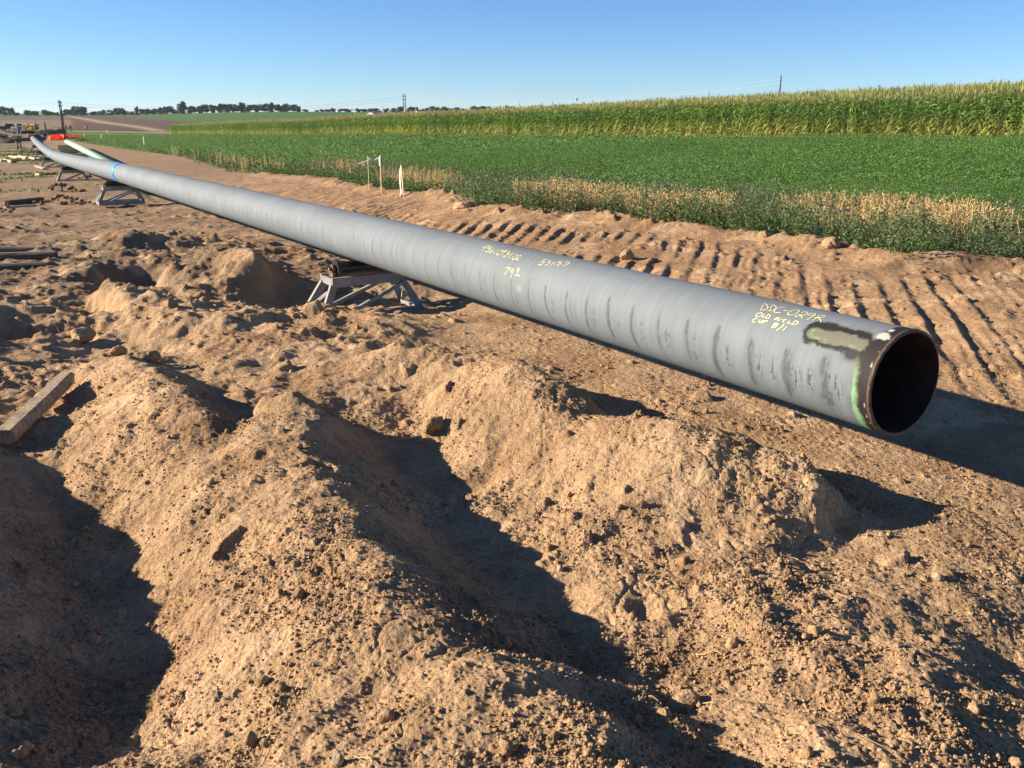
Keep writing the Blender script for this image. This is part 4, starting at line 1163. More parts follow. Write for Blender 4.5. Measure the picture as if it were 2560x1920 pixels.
# ------------------------------------------------------------------ green pipe and the dark pipe beyond
def lay_pipe(name, p, q, rad, mat, label, cat="pipe", wall=.02):
    p, q = Vector(p), Vector(q)
    d = (q - p).normalized()
    r = empty(name, (p + q) / 2, 0, label, cat)
    mid_ = (p + q) / 2
    x = d.cross(Vector((0, 0, 1))).normalized(); y = x.cross(d)
    n = 40
    def rings(prof):
        vs = []
        for s_, rr_ in prof:
            c0 = (p + d * s_ - mid_)
            for k in range(n):
                a = 2 * math.pi * k / n; vs.append(tuple(c0 + (x * math.cos(a) + y * math.sin(a)) * rr_))
        I_ = np.arange(len(vs)).reshape(-1, n); J_ = np.roll(I_, -1, axis=1)
        return np.array(vs), np.stack([I_[:-1], J_[:-1], J_[1:], I_[1:]], -1).reshape(-1, 4)
    L = (q - p).length
    mesh_np("coated_wall", *rings([(.004, rad - .01), (0, rad), (L, rad), (L - .004, rad - .01)]), mat, smooth=False, parent=r)
    mesh_np("bore", *rings([(.004, rad - .0105), (.01, rad - wall), (L - .01, rad - wall), (L - .004, rad - .0105)]), M_BORE, smooth=True, parent=r)
    for c_ in kids(r):
        for pl in c_.data.polygons: pl.use_smooth = True
    return r
gn, gf = at_d(272, 405.5, 60), at_d(167, 354.5, 118)
lay_pipe("green_coated_pipe", gn + (gn - gf).normalized() * 13, gf, .29, M_GREENPIPE, "pale green coated pipe lying on skids behind the grey pipe")
for k, (t, lab) in enumerate([(.93, "pale skid stacked under the far end of the green pipe"), (.70, "pale skid under the green pipe beside the orange marked stake"), (.42, "long pale skid sticking out from under the middle of the green pipe")]):
    c0 = gn.lerp(gf, t)
    g0 = gz1(c0.x, c0.y)
    hgt = max(.12, c0.z - .29 - g0)
    dirv = Vector(((gf - gn).y, -(gf - gn).x, 0)).normalized()
    m_ = MB()
    m_.bar(-dirv * 1.3, dirv * .8, .26, hgt + .02)
    o = m_.build("wooden_skid", M_NEWWOOD); o.location = (c0.x, c0.y, g0 + hgt / 2 - .01)
    tag(o, lab, "wooden skid", "skids under the green pipe")
dp, dq = at_d(40, 350.0, 117), at_d(113, 347.0, 121)
lay_pipe("dark_pipe_section", dp, dq, .23, M_DARKPIPE, "dark blue grey pipe section lying crosswise behind the far end of the grey pipe")
for t, lab in ((.08, "rusty trestle under the left end of the dark pipe section"), (.85, "trestle under the right end of the dark pipe section")):
    c0 = dp.lerp(dq, t); g0 = gz1(c0.x, c0.y)
    m_ = MB(); hh = c0.z - .23 - g0
    m_.box((0, 0, hh - .05), (.28, .7, .1)); m_.bar((0, -.3, hh - .1), (0, -.5, 0), .12, .12); m_.bar((0, .3, hh - .1), (0, .5, 0), .12, .12); m_.bar((0, -.4, hh * .4), (0, .4, hh * .4), .08, .08)
    o = m_.build("pipe_trestle", M_RUST); o.location = (c0.x, c0.y, g0); tag(o, lab, "trestle", "trestles under the dark pipe section")

# ------------------------------------------------------------------ survey stakes
def stake(px, py, top_py, w, label, mat=M_NEWWOOD, lean=0., ribbon=None, name="survey_stake", cat="survey stake", group="stakes at the field edge", extra=.25, lath=True):
    p = on_ground(px, py)
    dep = p.y * CP + (CAM_H - p.z) * SP
    h = (py - top_py) / FPX * dep / .97
    r = empty(name, (p.x, p.y, gz1(p.x, p.y) - .02), 0, label, cat, group)
    m_ = MB()
    m_.bar((0, 0, -extra), (lean * h, 0, h), w, w * (.4 if lath else 1), up=(.75, .66, 0))
    m_.build("stake", mat, r)
    return r, h, dep
def strip(name, pts, w, mat, parent, side=(1, 0, 0), thick=.004, nrm=(-.75, -.66, 0)):
    m_ = MB(); P = [Vector(p) for p in pts]
    vs, fs = [], []
    for i, p in enumerate(P):
        t = (P[min(i + 1, len(P) - 1)] - P[max(i - 1, 0)]).normalized()
        s_ = t.cross(Vector(nrm)).normalized()
        ww = w * (.7 + .5 * abs(math.sin(i * 1.9)))
        n_ = Vector(nrm) * thick
        vs += [p + s_ * ww / 2, p - s_ * ww / 2, p - s_ * ww / 2 - n_, p + s_ * ww / 2 - n_]
    for i in range(len(P) - 1):
        for k in range(4): fs.append((i * 4 + k, i * 4 + (k + 1) % 4, i * 4 + 4 + (k + 1) % 4, i * 4 + 4 + k))
    fs += [(3, 2, 1, 0), tuple(range(len(vs) - 4, len(vs)))]
    m_.add(vs, fs)
    return m_.build(name, mat, parent)
s1, h1, d1 = stake(954, 484, 391, .032, "right one of two thin lath stakes joined by white ribbon, among the weeds")
strip("ribbon", [(.0, -.03, h1 * .97), (-.02, -.03, h1 * .90), (-.025, -.03, h1 * .82), (-.022, -.03, h1 * .73)], .035, M_WHITE, s1)
s2, h2, d2 = stake(923, 476, 393, .022, "left one of two thin lath stakes, white ribbon streaming off it to the left")
gap = (954 - 923) / FPX * d1
strip("ribbon", [(0, -.03, h2 * .97), (.07, -.03, h2 * .90), (.16, -.03, h2 * .89), (.25, -.03, h2 * .91), (gap, -.03, h2 * .965)], .030, M_WHITE, s2)
strip("ribbon", [(.07, -.035, h2 * .895), (-.12, -.035, h2 * .84), (-.32, -.035, h2 * .775), (-.44, -.035, h2 * .77), (-.50, -.035, h2 * .79)], .026, M_WHITE, s2)
s3, h3, d3 = stake(1010, 489, 416, .045, "short orange tinted lath stake with a long white ribbon at the soil edge", lean=-.06)
strip("ribbon", [(-.06, -.04, h3 * .97), (-.085, -.04, h3 * .8), (-.095, -.04, h3 * .6), (-.09, -.04, h3 * .35), (-.075, -.04, h3 * .15), (-.11, -.04, .02)], .042, M_WHITE, s3)
for px, py, tp, lab in ((361, 364, 342, "white stake at the strip edge near the left end of the green crop"), (211, 343, 335, "short white stake right of the orange netting"),
                        (268, 334, 325, "small white stake in the tan field, right of the leaning double pole"), (254, 346, 337, "faint white stake in the grass beyond the green pipe")):
    r_, h_, d_ = stake(px, py, tp, .11, lab, M_WHITE, group="white stakes far along the strip", lath=False)
r_, h_, d_ = stake(181, 380, 362, .07, "orange flagged lath stake leaning against the green pipe", M_WOOD, lean=.15, group="stakes by the green pipe")
m_ = MB(); m_.bar((-.18, -.05, h_ * .5), (.30, -.05, h_ * .8), .16, .03); m_.bar((0, -.06, h_ * .3), (.14, -.06, h_ * 1.05), .10, .03); m_.build("ribbon", M_ORANGE, r_)
# marker pole with a red flag in the maize
p = at_d(1439.5, 280, 118); g0 = gz1(p.x, p.y); top = at_d(1440.5, 236, 118)
r_ = empty("marker_flag", (p.x, p.y, g0), 0, "tall thin white pole with a small red flag standing in the maize", "marker flag")
m_ = MB(); m_.tube([(0, 0, 0), (0, 0, top.z - g0)], [.03, .02], 8); m_.build("pole", M_WHITE, r_)
strip("flag", [(.0, -.03, top.z - g0 - .65), (.10, -.03, top.z - g0 - .63), (.2, -.03, top.z - g0 - .70)], .34, M_RED, r_)
for px, t0, lab in ((1172, 257, "thin pale pole on the skyline behind the maize, right of the double pole"), (1311, 256, "thin pale pole on the skyline left of the red flag"), (958, 265, "thin grey pole on the skyline between the barn and the double pole"), (887, 271, "short pale pole on the skyline left of the barn"), (1556, 249, "thin pale pole on the skyline above the far trees right of the red flag")):
    p = at_d(px, 284, 420); g0 = gz1(p.x, p.y); top = at_d(px, t0, 420)
    m_ = MB(); m_.tube([(0, 0, 0), (0, 0, top.z - g0)], [.14, .09], 8); m_.box((0, 0, top.z - g0 - .5), (.9, .1, .1))
    o = m_.build("distant_pole", M_WHITEWALL); o.location = (p.x, p.y, g0); tag(o, lab, "pole", "thin poles on the skyline")

# ------------------------------------------------------------------ double utility poles and their wires
M_POLE = noise_mat("creosoted_pole", (.075, .052, .038), (.13, .095, .07), 3, .9, 0, .3, 20, stretch=(6, 6, .4))
def upole(px, top_py, depth, sep, label, rz):
    p = at_d(px, 283.4, depth); g0 = gz1(p.x, p.y); top = at_d(px, top_py, depth)
    h = top.z - g0
    r = empty("utility_pole", (p.x, p.y, g0), rz, label, "utility pole", "double wooden utility poles")
    for s_ in (-1, 1):
        m_ = MB(); m_.tube([(s_ * sep * .62, 0, -.5), (s_ * sep * .5, 0, h * (.985 if s_ > 0 else 1))], [.20, .13], 12); m_.build("pole", M_POLE, r, smooth=True)
    for z_, L in ((h * .91, 1.7), (h * .80, 1.3)):
        m_ = MB(); m_.box((0, 0, z_), (sep + .9, .14, .16)); arm = m_.build("crossarm", M_POLE, r)
        for s_ in (-1, 0, 1):
            i_ = MB(); i_.tube([(s_ * (sep / 2 + .35), 0, z_ + .08), (s_ * (sep / 2 + .35), 0, z_ + .30)], [.05, .04], 8); i_.build("insulator", M_WHITEWALL, arm)
    m_ = MB(); m_.bar((-sep * .55, .15, h * .45), (sep * .5, .15, h * .72), .1, .12); m_.build("brace", M_POLE, r)
    return Vector((p.x, p.y, g0)), h
U1, hu1 = upole(153, 250, 258, .36, "leaning looking double wooden pole above the far work area at the left", .5)
U2, hu2 = upole(1012, 234, 350, .75, "double wooden pole on the skyline behind the maize near the picture's middle", .35)
U3, hu3 = upole(1945, 190, 215, .55, "double wooden pole standing up behind the tall maize at the right", 1.2)
def wire(p, q, sag, label, rad):
    pts = []
    for i in range(33):
        t = i / 32; v_ = p.lerp(q, t); v_.z -= sag * 4 * t * (1 - t); pts.append(v_)
    m_ = MB(); mid_ = (p + q) / 2
    m_.tube([v_ - mid_ for v_ in pts], rad, 5)
    o = m_.build("power_line", M_WIRE); o.location = mid_
    return tag(o, label, "power line", "wires between the double poles")
up = Vector((0, 0, 1))
wire(U1 + up * hu1 * .92, U2 + up * hu2 * .92, 3.2, "upper wire sagging between the left and the middle double pole", .022)
wire(U1 + up * hu1 * .82, U2 + up * hu2 * .82, 3.0, "lower wire sagging between the left and the middle double pole", .022)
wire(U2 + up * hu2 * .90, U3 + up * hu3 * .92, 3.6, "pale upper wire sagging between the middle and the right double pole", .015)
wire(U2 + up * hu2 * .80, U3 + up * hu3 * .82, 3.2, "lower wire sagging between the middle and the right double pole", .016)
far_end = at_d(-420, 262, 190)
wire(far_end, U1 + up * hu1 * .92, 1.2, "wire running off the left edge from the left double pole", .02)

# ------------------------------------------------------------------ buildings on the skyline
def house(px0, px1, top_py, base_py, depth, label, wall=M_WHITEWALL, roof=M_ROOF, rz=.3, name="farm_building", long_=1.6, windows=1):
    c0 = at_d((px0 + px1) / 2, base_py, depth)
    w = (px1 - px0) / FPX * depth; h = (base_py - top_py) / FPX * depth
    g0 = c0.z
    r = empty(name, (c0.x, c0.y, g0), rz, label, "farm building", "farm buildings on the skyline")
    hw, hl, eh = w / 2, w * long_ / 2, h * .62
    m_ = MB()
    vs = [(-hw, -hl, -4), (hw, -hl, -4), (hw, -hl, eh), (0, -hl, h * .97), (-hw, -hl, eh), (-hw, hl, -4), (hw, hl, -4), (hw, hl, eh), (0, hl, h * .97), (-hw, hl, eh)]
    m_.add(vs, [(0, 1, 2, 3, 4), (9, 8, 7, 6, 5), (1, 6, 7, 2), (5, 0, 4, 9)]); m_.build("wall", wall, r)
    m_ = MB()
    for s_ in (-1, 1):
        a, b2 = Vector((0, 0, h)), Vector((s_ * (hw + w * .06), 0, eh - w * .02))
        nrm_ = Vector((s_ * (h - eh), 0, hw)).normalized() * .15
        q = []
        for y_ in (-hl - w * .05, hl + w * .05):
            for p_ in (a, b2): q += [p_ + Vector((0, y_, 0)), p_ + Vector((0, y_, 0)) + nrm_]
        m_.add(q, [(0, 2, 3, 1), (4, 5, 7, 6), (0, 4, 6, 2), (1, 3, 7, 5), (2, 6, 7, 3), (0, 1, 5, 4)])
    m_.build("roof", roof, r)
    m_ = MB(); m_.box((-hw * .1, -hl - .03, eh * .3), (w * .22, .08, eh * .6)); m_.build("door", M_ROOF, r)
    for k in range(windows):
        m_ = MB(); m_.box((hw * .6, -hl - .03, eh * .6), (w * .13, .08, eh * .25)); m_.build("window", M_GLASS, r)
    return r
house(928, 950, 280.5, 289, 640, "cream gabled barn peeping over the maize left of the middle double pole", rz=-.7)
house(240, 249, 279, 286.5, 860, "small white gabled house among the trees on the left skyline", M_WHITEWALL, M_WHITEWALL, rz=-1.1, windows=0)
house(262, 279, 280.5, 286, 860, "low tan building right of the small white house on the skyline", M_BROWNWALL, M_WHITEWALL, rz=-.8, long_=1.0)
house(203, 209, 284, 288.5, 850, "tiny pinkish shed below the trees on the left skyline", M_BROWNWALL, M_RUST, rz=-.8)
house(843, 850, 275, 280, 880, "tiny white house under the trees left of the barn", rz=-.8)
house(1044, 1054, 274.5, 279, 980, "small white farm building right of the middle double pole", rz=-.8)
# irrigation line on the green hill
p0, p1 = on_ground(318, 290), on_ground(352, 289)
r_ = empty("irrigation_line", (p0.x, p0.y, p0.z), 0, "thin pale irrigation line standing on the far green field", "irrigation line")
m_ = MB(); L_ = p1 - p0
m_.tube([Vector((0, 0, 2.5)), L_ * .5 + Vector((0, 0, 3.1)), L_ + Vector((0, 0, 2.5))], .16, 6); m_.build("pipe_span", M_WHITEWALL, r_)
for t in (0, .5, 1):
    m_ = MB(); c0 = L_ * t; gg = gz1(p0.x + c0.x, p0.y + c0.y) - p0.z
    m_.bar((c0.x - 1, c0.y, gg), (c0.x, c0.y, 2.7), .12, .12); m_.bar((c0.x + 1, c0.y, gg), (c0.x, c0.y, 2.7), .12, .12); m_.build("tower", M_WHITEWALL, r_)

# ------------------------------------------------------------------ the far work area
def heap(px, py, size, label, col, name="spoil_heap", seed=1, cat="heap", rough=.5):
    p = on_ground(px, py)
    V_ = lump(seed * 13 + 5, (1, 1, 1), ICO4, rough) * np.array(size)
    V_[:, 2] = np.maximum(V_[:, 2], -size[2] * .15)
    o = mesh_np(name, V_, ICO4[1], M_GROUND, np.tile(np.array(col, np.float32), (len(V_), 1)), smooth=False)
    o.location = (p.x, p.y, gz1(p.x, p.y) + size[2] * .1)
    return tag(o, label, cat, "heaps in the far work area")
heap(16, 358, (3.6, 2.2, 1.7), "brown rubble heap at the left edge before the far work area", (.13, .10, .07), seed=1)
heap(4, 343, (2.2, 2.0, 1.3), "black heap at the left edge behind the brown rubble", (.04, .04, .045), seed=2)
heap(38, 347, (2.6, 1.6, 1.1), "olive brown heap behind the dark pipe section", (.15, .12, .075), seed=3)
heap(86, 343, (2.8, 1.6, 1.0), "dark heap behind the right half of the dark pipe section", (.06, .05, .045), seed=4)
heap(122, 334, (4.6, 2.0, 1.6), "long dark heap behind the orange netting", (.055, .045, .045), seed=5)
heap(70, 334, (4.2, 2.0, 1.3), "dark brown heap below the yellow machine", (.07, .055, .045), seed=6)
heap(30, 332, (3.2, 2.0, 1.2), "dark heap under the two pickup trucks", (.08, .065, .05), seed=7)
heap(193, 353, (1.3, .9, .62), "pale grey broken concrete heap right of the orange netting", (.26, .23, .20), "rubble_heap", 8)
heap(206, 352, (1.7, 1.0, .66), "dark brush heap beside the broken concrete", (.05, .045, .035), "brush_heap", 9)
def clod_pile(px, py, n, spread, smax, label, seed, col=(.24, .16, .10)):
    rg2 = np.random.default_rng(seed); p = on_ground(px, py)
    Vs, Fs = [], []
    for i in range(n):
        dx, dy = rg2.normal(0, spread), rg2.normal(0, spread * .6); s_ = smax * rg2.uniform(.35, 1)
        V_ = lump(seed * 100 + i, (s_, s_ * .8, s_ * .7), ICO2, .5)
        zz = gz1(p.x + dx, p.y + dy) + s_ * .18 + max(0, .28 * (1 - math.hypot(dx, dy) / (1.6 * spread)))
        V_ += np.array([dx, dy, zz - p.z])
        Fs.append(ICO2[1] + len(Vs) * len(ICO2[0])); Vs.append(V_)
    V_ = np.concatenate(Vs)
    o = mesh_np("clod_pile", V_, np.concatenate(Fs), M_GROUND, np.tile(np.array(col, np.float32), (len(V_), 1)))
    o.location = p
    return tag(o, label, "clod pile", "piles of clods on the working strip", "stuff")
clod_pile(158, 508, 46, .46, .22, "pile of dark clods left of the stand below the blue band", 3)
clod_pile(150, 478, 26, .50, .22, "low pile of dark clods behind the bigger pile, left of the second stand", 4)
clod_pile(238, 446, 24, .45, .20, "low clod pile under the pipe behind the second stand", 5, (.27, .18, .11))
clod_pile(20, 538, 16, .35, .16, "scatter of dark clods below the single timber at the left edge", 7)

def truck(px, py, rz, body, label):
    p = on_ground(px, py)
    r = empty("pickup_truck", (p.x, p.y, gz1(p.x, p.y)), rz, label, "pickup truck", "pickup trucks in the far work area")
    m_ = MB()
    prof = [(-2.6, .5), (2.5, .5), (2.6, .9), (2.45, 1.1), (1.2, 1.2), (.65, 1.82), (-.75, 1.85), (-.95, 1.2), (-2.6, 1.2)]
    vs = [(x, y, z) for y in (-.9, .9) for x, z in prof]; n = len(prof)
    m_.add(vs, [tuple(range(n - 1, -1, -1)), tuple(range(n, 2 * n))] + [(i, (i + 1) % n, n + (i + 1) % n, n + i) for i in range(n)])
    m_.build("body", body, r, bevel=.04)
    for y in (-.905, .905):
        g_ = MB(); g_.add([(-.65, y, 1.25), (.75, y, 1.25), (.5, y, 1.7), (-.6, y, 1.72)], [(0, 1, 2, 3)]); g_.build("window", M_GLASS, r)
    g_ = MB(); g_.add([(1.22, -.8, 1.24), (1.22, .8, 1.24), (.72, .72, 1.76), (.72, -.72, 1.76)], [(0, 1, 2, 3)]); g_.build("windscreen", M_GLASS, r)
    for x in (-1.6, 1.65):
        for y in (-.85, .85):
            w_ = MB(); w_.tube([(x, y - .12, .38), (x, y + .12, .38)], .38, 18); t_ = w_.build("wheel", M_BLACK, r)
            w_ = MB(); w_.tube([(x, y - .125, .38), (x, y + .125, .38)], .2, 12); w_.build("rim", M_WIRE, t_)
    return r
truck(50, 325, .5, M_WHITE, "white pickup truck left of the yellow machine in the far work area")
truck(26, 327, .2, M_BLACK, "dark pickup truck at the far left of the far work area")
# yellow excavator
p = on_ground(76, 333)
ex = empty("excavator", (p.x, p.y, gz1(p.x, p.y)), -.15, "yellow excavator with folded boom in the far work area", "excavator")
ex.scale = (.8, .8, .8)
for y in (-.75, .75):
    m_ = MB(); m_.box((0, y, .38), (2.6, .45, .7), None, .2); m_.build("track", M_BLACK, ex)
m_ = MB(); m_.box((.75, 0, 1.25), (1.3, 1.7, .9), None, .15); m_.build("counterweight", M_YELLOW, ex)
m_ = MB(); m_.box((-.35, .4, 1.45), (1.0, .9, 1.3), None, .08); cb = m_.build("cab", M_YELLOW, ex)
m_ = MB(); m_.box((-.36, -.06, 1.65), (.8, .03, .7)); m_.box((-.86, .4, 1.65), (.03, .7, .7)); m_.build("window", M_GLASS, cb)
m_ = MB(); m_.bar((-.3, -.35, 1.1), (-1.5, -.35, 2.3), .3, .35); m_.bar((-1.45, -.35, 2.3), (-2.3, -.35, 2.0), .28, .3); m_.build("boom", M_YELLOW, ex)
m_ = MB(); m_.bar((-2.25, -.35, 2.05), (-1.9, -.35, .8), .22, .25); m_.build("stick", M_YELLOW, ex)
m_ = MB(); m_.box((-1.8, -.35, .5), (.5, .8, .6), None, .1); m_.build("bucket", M_BLACK, ex)
def drum(px, py, rad, h, mat, label, name="drum"):
    p = on_ground(px, py); r = empty(name, (p.x, p.y, gz1(p.x, p.y)), 0, label, name.replace("_", " "), None)
    m_ = MB(); m_.tube([(0, 0, 0), (0, 0, h)], rad, 20); b_ = m_.build("body", mat, r)
    m_ = MB()
    for z_ in (.33, .66): m_.tube([(0, 0, h * z_ - .03), (0, 0, h * z_ + .03)], rad * 1.06, 20)
    m_.build("hoop", mat if name == "drum" else M_WHITE, r)
    m_ = MB(); m_.tube([(0, 0, h), (0, 0, h * 1.06)], [rad * .7, rad * .4], 16); m_.build("lid", mat, r)
    return r
drum(73, 342, .30, .62, M_YELLOW, "small yellow drum above the dark pipe section")
drum(53, 344, .16, .4, M_YELLOW, "narrow yellow drum left of the small yellow drum")
drum(21, 347, .30, .36, M_WHITE, "white bucket on the brown rubble at the far left", "white_bucket")
for px, py, tp, lab in ((47, 345, 328, "left blue grey upright post behind the dark pipe section"), (54.5, 343, 329, "right blue grey upright post behind the dark pipe section")):
    p = on_ground(px, py); h = (py - tp) / FPX * p.y / .97
    r = empty("valve_post", (p.x, p.y, gz1(p.x, p.y)), 0, lab, "post", "blue grey posts in the far work area")
    m_ = MB(); m_.tube([(0, 0, 0), (0, 0, h)], .11, 12); m_.build("post", M_PAINT, r); m_ = MB(); m_.tube([(-.2, 0, h * .9), (.2, 0, h * .9)], .07, 10); m_.build("cap", M_PAINT, r)
for px, py, tp, lab in ((91.5, 330, 310.5, "left dark wooden post rising behind the yellow machine"), (115, 330, 308.5, "right dark wooden post rising above the long dark heap")):
    p = on_ground(px, py); h = (py - tp) / FPX * p.y / .97
    r = empty("wooden_post", (p.x, p.y, gz1(p.x, p.y)), 0, lab, "post", "dark posts in the far work area")
    m_ = MB(); m_.tube([(0, 0, -.2), (0, 0, h)], [.24, .17], 12); m_.build("post", M_POLE, r); m_ = MB(); m_.bar((-.35, 0, 0), (0, 0, h * .5), .14, .14); m_.build("brace", M_POLE, r)
p = on_ground(155, 339)
r = empty("timber_stack", (p.x, p.y, gz1(p.x, p.y)), .2, "brown stack of timbers at the foot of the left double pole", "timber stack")
for k in range(5):
    for j in range(3):
        m_ = MB(); m_.box(((j - 1) * .42, 0, .13 + k * .27), (.34, 2.2, .24), None, .02) if k % 2 == 0 else m_.box((0, (j - 1) * .8, .13 + k * .27), (1.6, .34, .24), None, .02)
        m_.build("timber", M_OLDWOOD, r)
p = on_ground(115, 344)
r = empty("site_box", (p.x, p.y, gz1(p.x, p.y)), .1, "grey steel site box left of the orange netting", "site box")
m_ = MB(); m_.box((0, 0, .55), (.95, .7, 1.0), None, .03); m_.build("body", M_PAINT, r)
m_ = MB(); m_.box((0, 0, 1.09), (1.0, .75, .07), None, .02); m_.build("lid", M_PAINT, r)
m_ = MB(); m_.box((0, 0, .03), (1.0, .75, .05)); m_.build("skid", M_BLACK, r)
m_ = MB(); m_.box((0, -.37, .6), (.5, .04, .5)); m_.build("door", M_BLACK, r)
for px, py, lab in ((165, 322, "left one of three far orange traffic barrels"), (176, 322, "middle one of three far orange traffic barrels"), (216, 322, "right one of three far orange traffic barrels, set apart")):
    o = drum(px, py, .38, 1.05, M_ORANGE, lab, "traffic_barrel"); o['group'] = "far orange barrels"
p = on_ground(178, 330)
r = empty("marker_box", (p.x, p.y, gz1(p.x, p.y)), 0, "small low yellow box in the grass right of the left double pole", "marker box")
m_ = MB(); m_.box((0, 0, .45), (.75, .5, .22), None, .03); m_.build("body", M_YELLOW, r); m_ = MB(); m_.box((0, 0, .17), (.14, .14, .36)); m_.build("leg", M_YELLOW, r)
for px, py, sx, mat, lab in ((64, 321, 1.5, M_YELLOW, "yellow generator box behind the yellow excavator, left one"), (87, 323, 1.3, M_YELLOW, "yellow generator box behind the yellow excavator, right one"), (42, 334, 1.0, M_PAINT, "grey compressor box below the white pickup truck")):
    p = on_ground(px, py)
    r = empty("generator", (p.x, p.y, gz1(p.x, p.y)), -.3, lab, "generator", "generators in the far work area")
    m_ = MB(); m_.box((0, 0, .95), (2.0 * sx, 1.1, 1.1), None, .08); m_.build("housing", mat, r)
    m_ = MB(); m_.box((0, -.56, .95), (1.2 * sx, .04, .6)); m_.build("grille", M_BLACK, r)
    for x_ in (-.6, .6):
        m_ = MB(); m_.tube([(x_ * sx, -.6, .3), (x_ * sx, .6, .3)], .3, 14); m_.build("wheel", M_BLACK, r)
for px, py, sc_, lab in ((100, 338, .8, "stack of brown timbers left of the grey site box"), (134, 337, .9, "stack of brown timbers behind the orange netting"), (12, 350, .8, "stack of weathered timbers on the left edge before the black heap")):
    p = on_ground(px, py)
    r = empty("timber_stack", (p.x, p.y, gz1(p.x, p.y)), .2 + px * .01, lab, "timber stack", "timber stacks in the far work area")
    for k in range(4):
        for j in range(3):
            m_ = MB(); m_.box(((j - 1) * .42 * sc_, 0, .13 + k * .27), (.34 * sc_, 2.2 * sc_, .24), None, .02) if k % 2 == 0 else m_.box((0, (j - 1) * .8 * sc_, .13 + k * .27), (1.6 * sc_, .34 * sc_, .24), None, .02)
            m_.build("timber", M_OLDWOOD if k < 3 else M_WOOD, r)
# orange netting on posts
fpx = [(121, 350.5), (128, 351), (136, 349), (144, 348), (152, 347), (161, 349), (168, 348), (178, 345), (190, 343), (204, 342)]
fp = [on_ground(*q) for q in fpx]
r = empty("safety_fence", fp[3], 0, "sagging bright orange plastic safety netting on posts beyond the pipes", "safety fence")
vs, fs = [], []
hs = [.85, .75, 1.0, .95, 1.0, 1.1, .8, .5, .35, .25]
nn_ = 14
for i in range(len(fp) - 1):
    for k in range(nn_):
        t = k / nn_; q = fp[i].lerp(fp[i + 1], t) - fp[3]; h = (hs[i] * (1 - t) + hs[i + 1] * t) * (1 - .22 * math.sin(math.pi * t)); bulge = .14 * math.sin(k * 1.3 + i * 2)
        for j in range(5):
            z_ = j / 4
            vs.append((q.x + bulge * math.sin(z_ * 3), q.y - bulge * math.sin(z_ * 3.1) - .1 * (1 - z_), q.z + h * z_ + .03))
q = fp[-1] - fp[3]
for j in range(5): vs.append((q.x, q.y, q.z + hs[-1] * j / 4))
cn = len(vs) // 5
for i in range(cn - 1):
    for j in range(4): fs.append((i * 5 + j, i * 5 + 5 + j, i * 5 + 6 + j, i * 5 + j + 1))
M_NET = leaf_mat("orange_netting", .5, .7, .1)
o = mesh_np("netting", np.array(vs), np.array(fs), M_NET, np.tile((.88, .19, .06), (len(vs), 1)), smooth=True, parent=r)
sm_ = o.modifiers.new("thickness", 'SOLIDIFY'); sm_.thickness = .02
for i in range(len(fp)):
    m_ = MB(); q = fp[i] - fp[3]; m_.tube([q + Vector((0, .05, -.1)), q + Vector((0, .05, hs[i] + .08))], .03, 8); m_.build("post", M_OLDWOOD, r)

# ------------------------------------------------------------------ trees on the skyline, each a trunk with limbs and a leafy crown
def tree_proto(seed, kind):
    rg2 = np.random.default_rng(seed)
    tr_ = MB()
    tr_.tube([(0, 0, -.03), (.01, .0, .18), (.0, .01, .40), (.01, .0, .62)], [.030, .024, .018, .008], 7)
    for k in range(5):
        a = rg2.uniform(0, 6.28); z_ = rg2.uniform(.2, .45); L = rg2.uniform(.16, .28)
        tr_.tube([(0, 0, z_), (math.cos(a) * L * .6, math.sin(a) * L * .6, z_ + .12), (math.cos(a) * L, math.sin(a) * L, z_ + .26)], [.013, .009, .004], 5)
    tm = tr_.build("trunk", M_DARKWOOD)
    cl = []
    nC = 20 if kind != 'tall' else 14
    for k in range(nC):
        a = rg2.uniform(0, 6.28); rad = rg2.uniform(.05, .33) if kind != 'tall' else rg2.uniform(.02, .19)
        z_ = rg2.uniform(.12, .84); env = math.sqrt(max(.05, 1 - ((z_ - .5) / .5) ** 2))
        cl.append((math.cos(a) * rad * env * 1.2, math.sin(a) * rad * env * 1.2, z_, rg2.uniform(.12, .21)))
    n_ = 2600
    ci_ = rg2.integers(0, len(cl), n_); cc_ = np.array(cl)[ci_]
    dirs = rg2.normal(size=(n_, 3)); dirs /= np.linalg.norm(dirs, axis=1)[:, None]
    pos = cc_[:, :3] + dirs * (cc_[:, 3] * rg2.random(n_) ** .4)[:, None]
    pos[:, 2] = np.clip(pos[:, 2], .03, 1.0)
    tint = (1 + .3 * rg2.normal(size=len(cl)))[ci_]
    V_, F_, C_ = leaf_quads(pos, .05 + .05 * rg2.random(n_), rg2, np.clip(np.array([[.062, .10, .042]]) * tint[:, None] * (1 + .2 * rg2.normal(size=(n_, 1))), .012, .14), up=.3, asp=.8)
    cm = mesh_np("crown", V_, F_, M_TREE, C_)
    return tm, cm
def leaf_quads(pos, size, rg2, col, up=.5, asp=.45):
    n_ = len(pos)
    t = rg2.normal(size=(n_, 3)); t[:, 2] *= (1 - up * .5); t /= np.linalg.norm(t, axis=1)[:, None]
    nrm_ = rg2.normal(size=(n_, 3)) + np.array([0, 0, up * 2]); s_ = np.cross(t, nrm_); s_ /= np.maximum(np.linalg.norm(s_, axis=1), 1e-6)[:, None]
    sz = np.reshape(size, (-1, 1))
    V_ = np.stack([pos - t * sz * .5, pos + s_ * sz * asp * .5, pos + t * sz * .5, pos - s_ * sz * asp * .5], 1).reshape(-1, 3)
    F_ = np.arange(n_ * 4).reshape(n_, 4)
    return V_, F_, np.repeat(np.broadcast_to(col, (n_, 3)), 4, 0)
PROT = [tree_proto(i * 7 + 3, 'round' if i < 4 else 'tall') for i in range(6)]
for tm, cm in PROT:
    COL.objects.unlink(tm); COL.objects.unlink(cm)
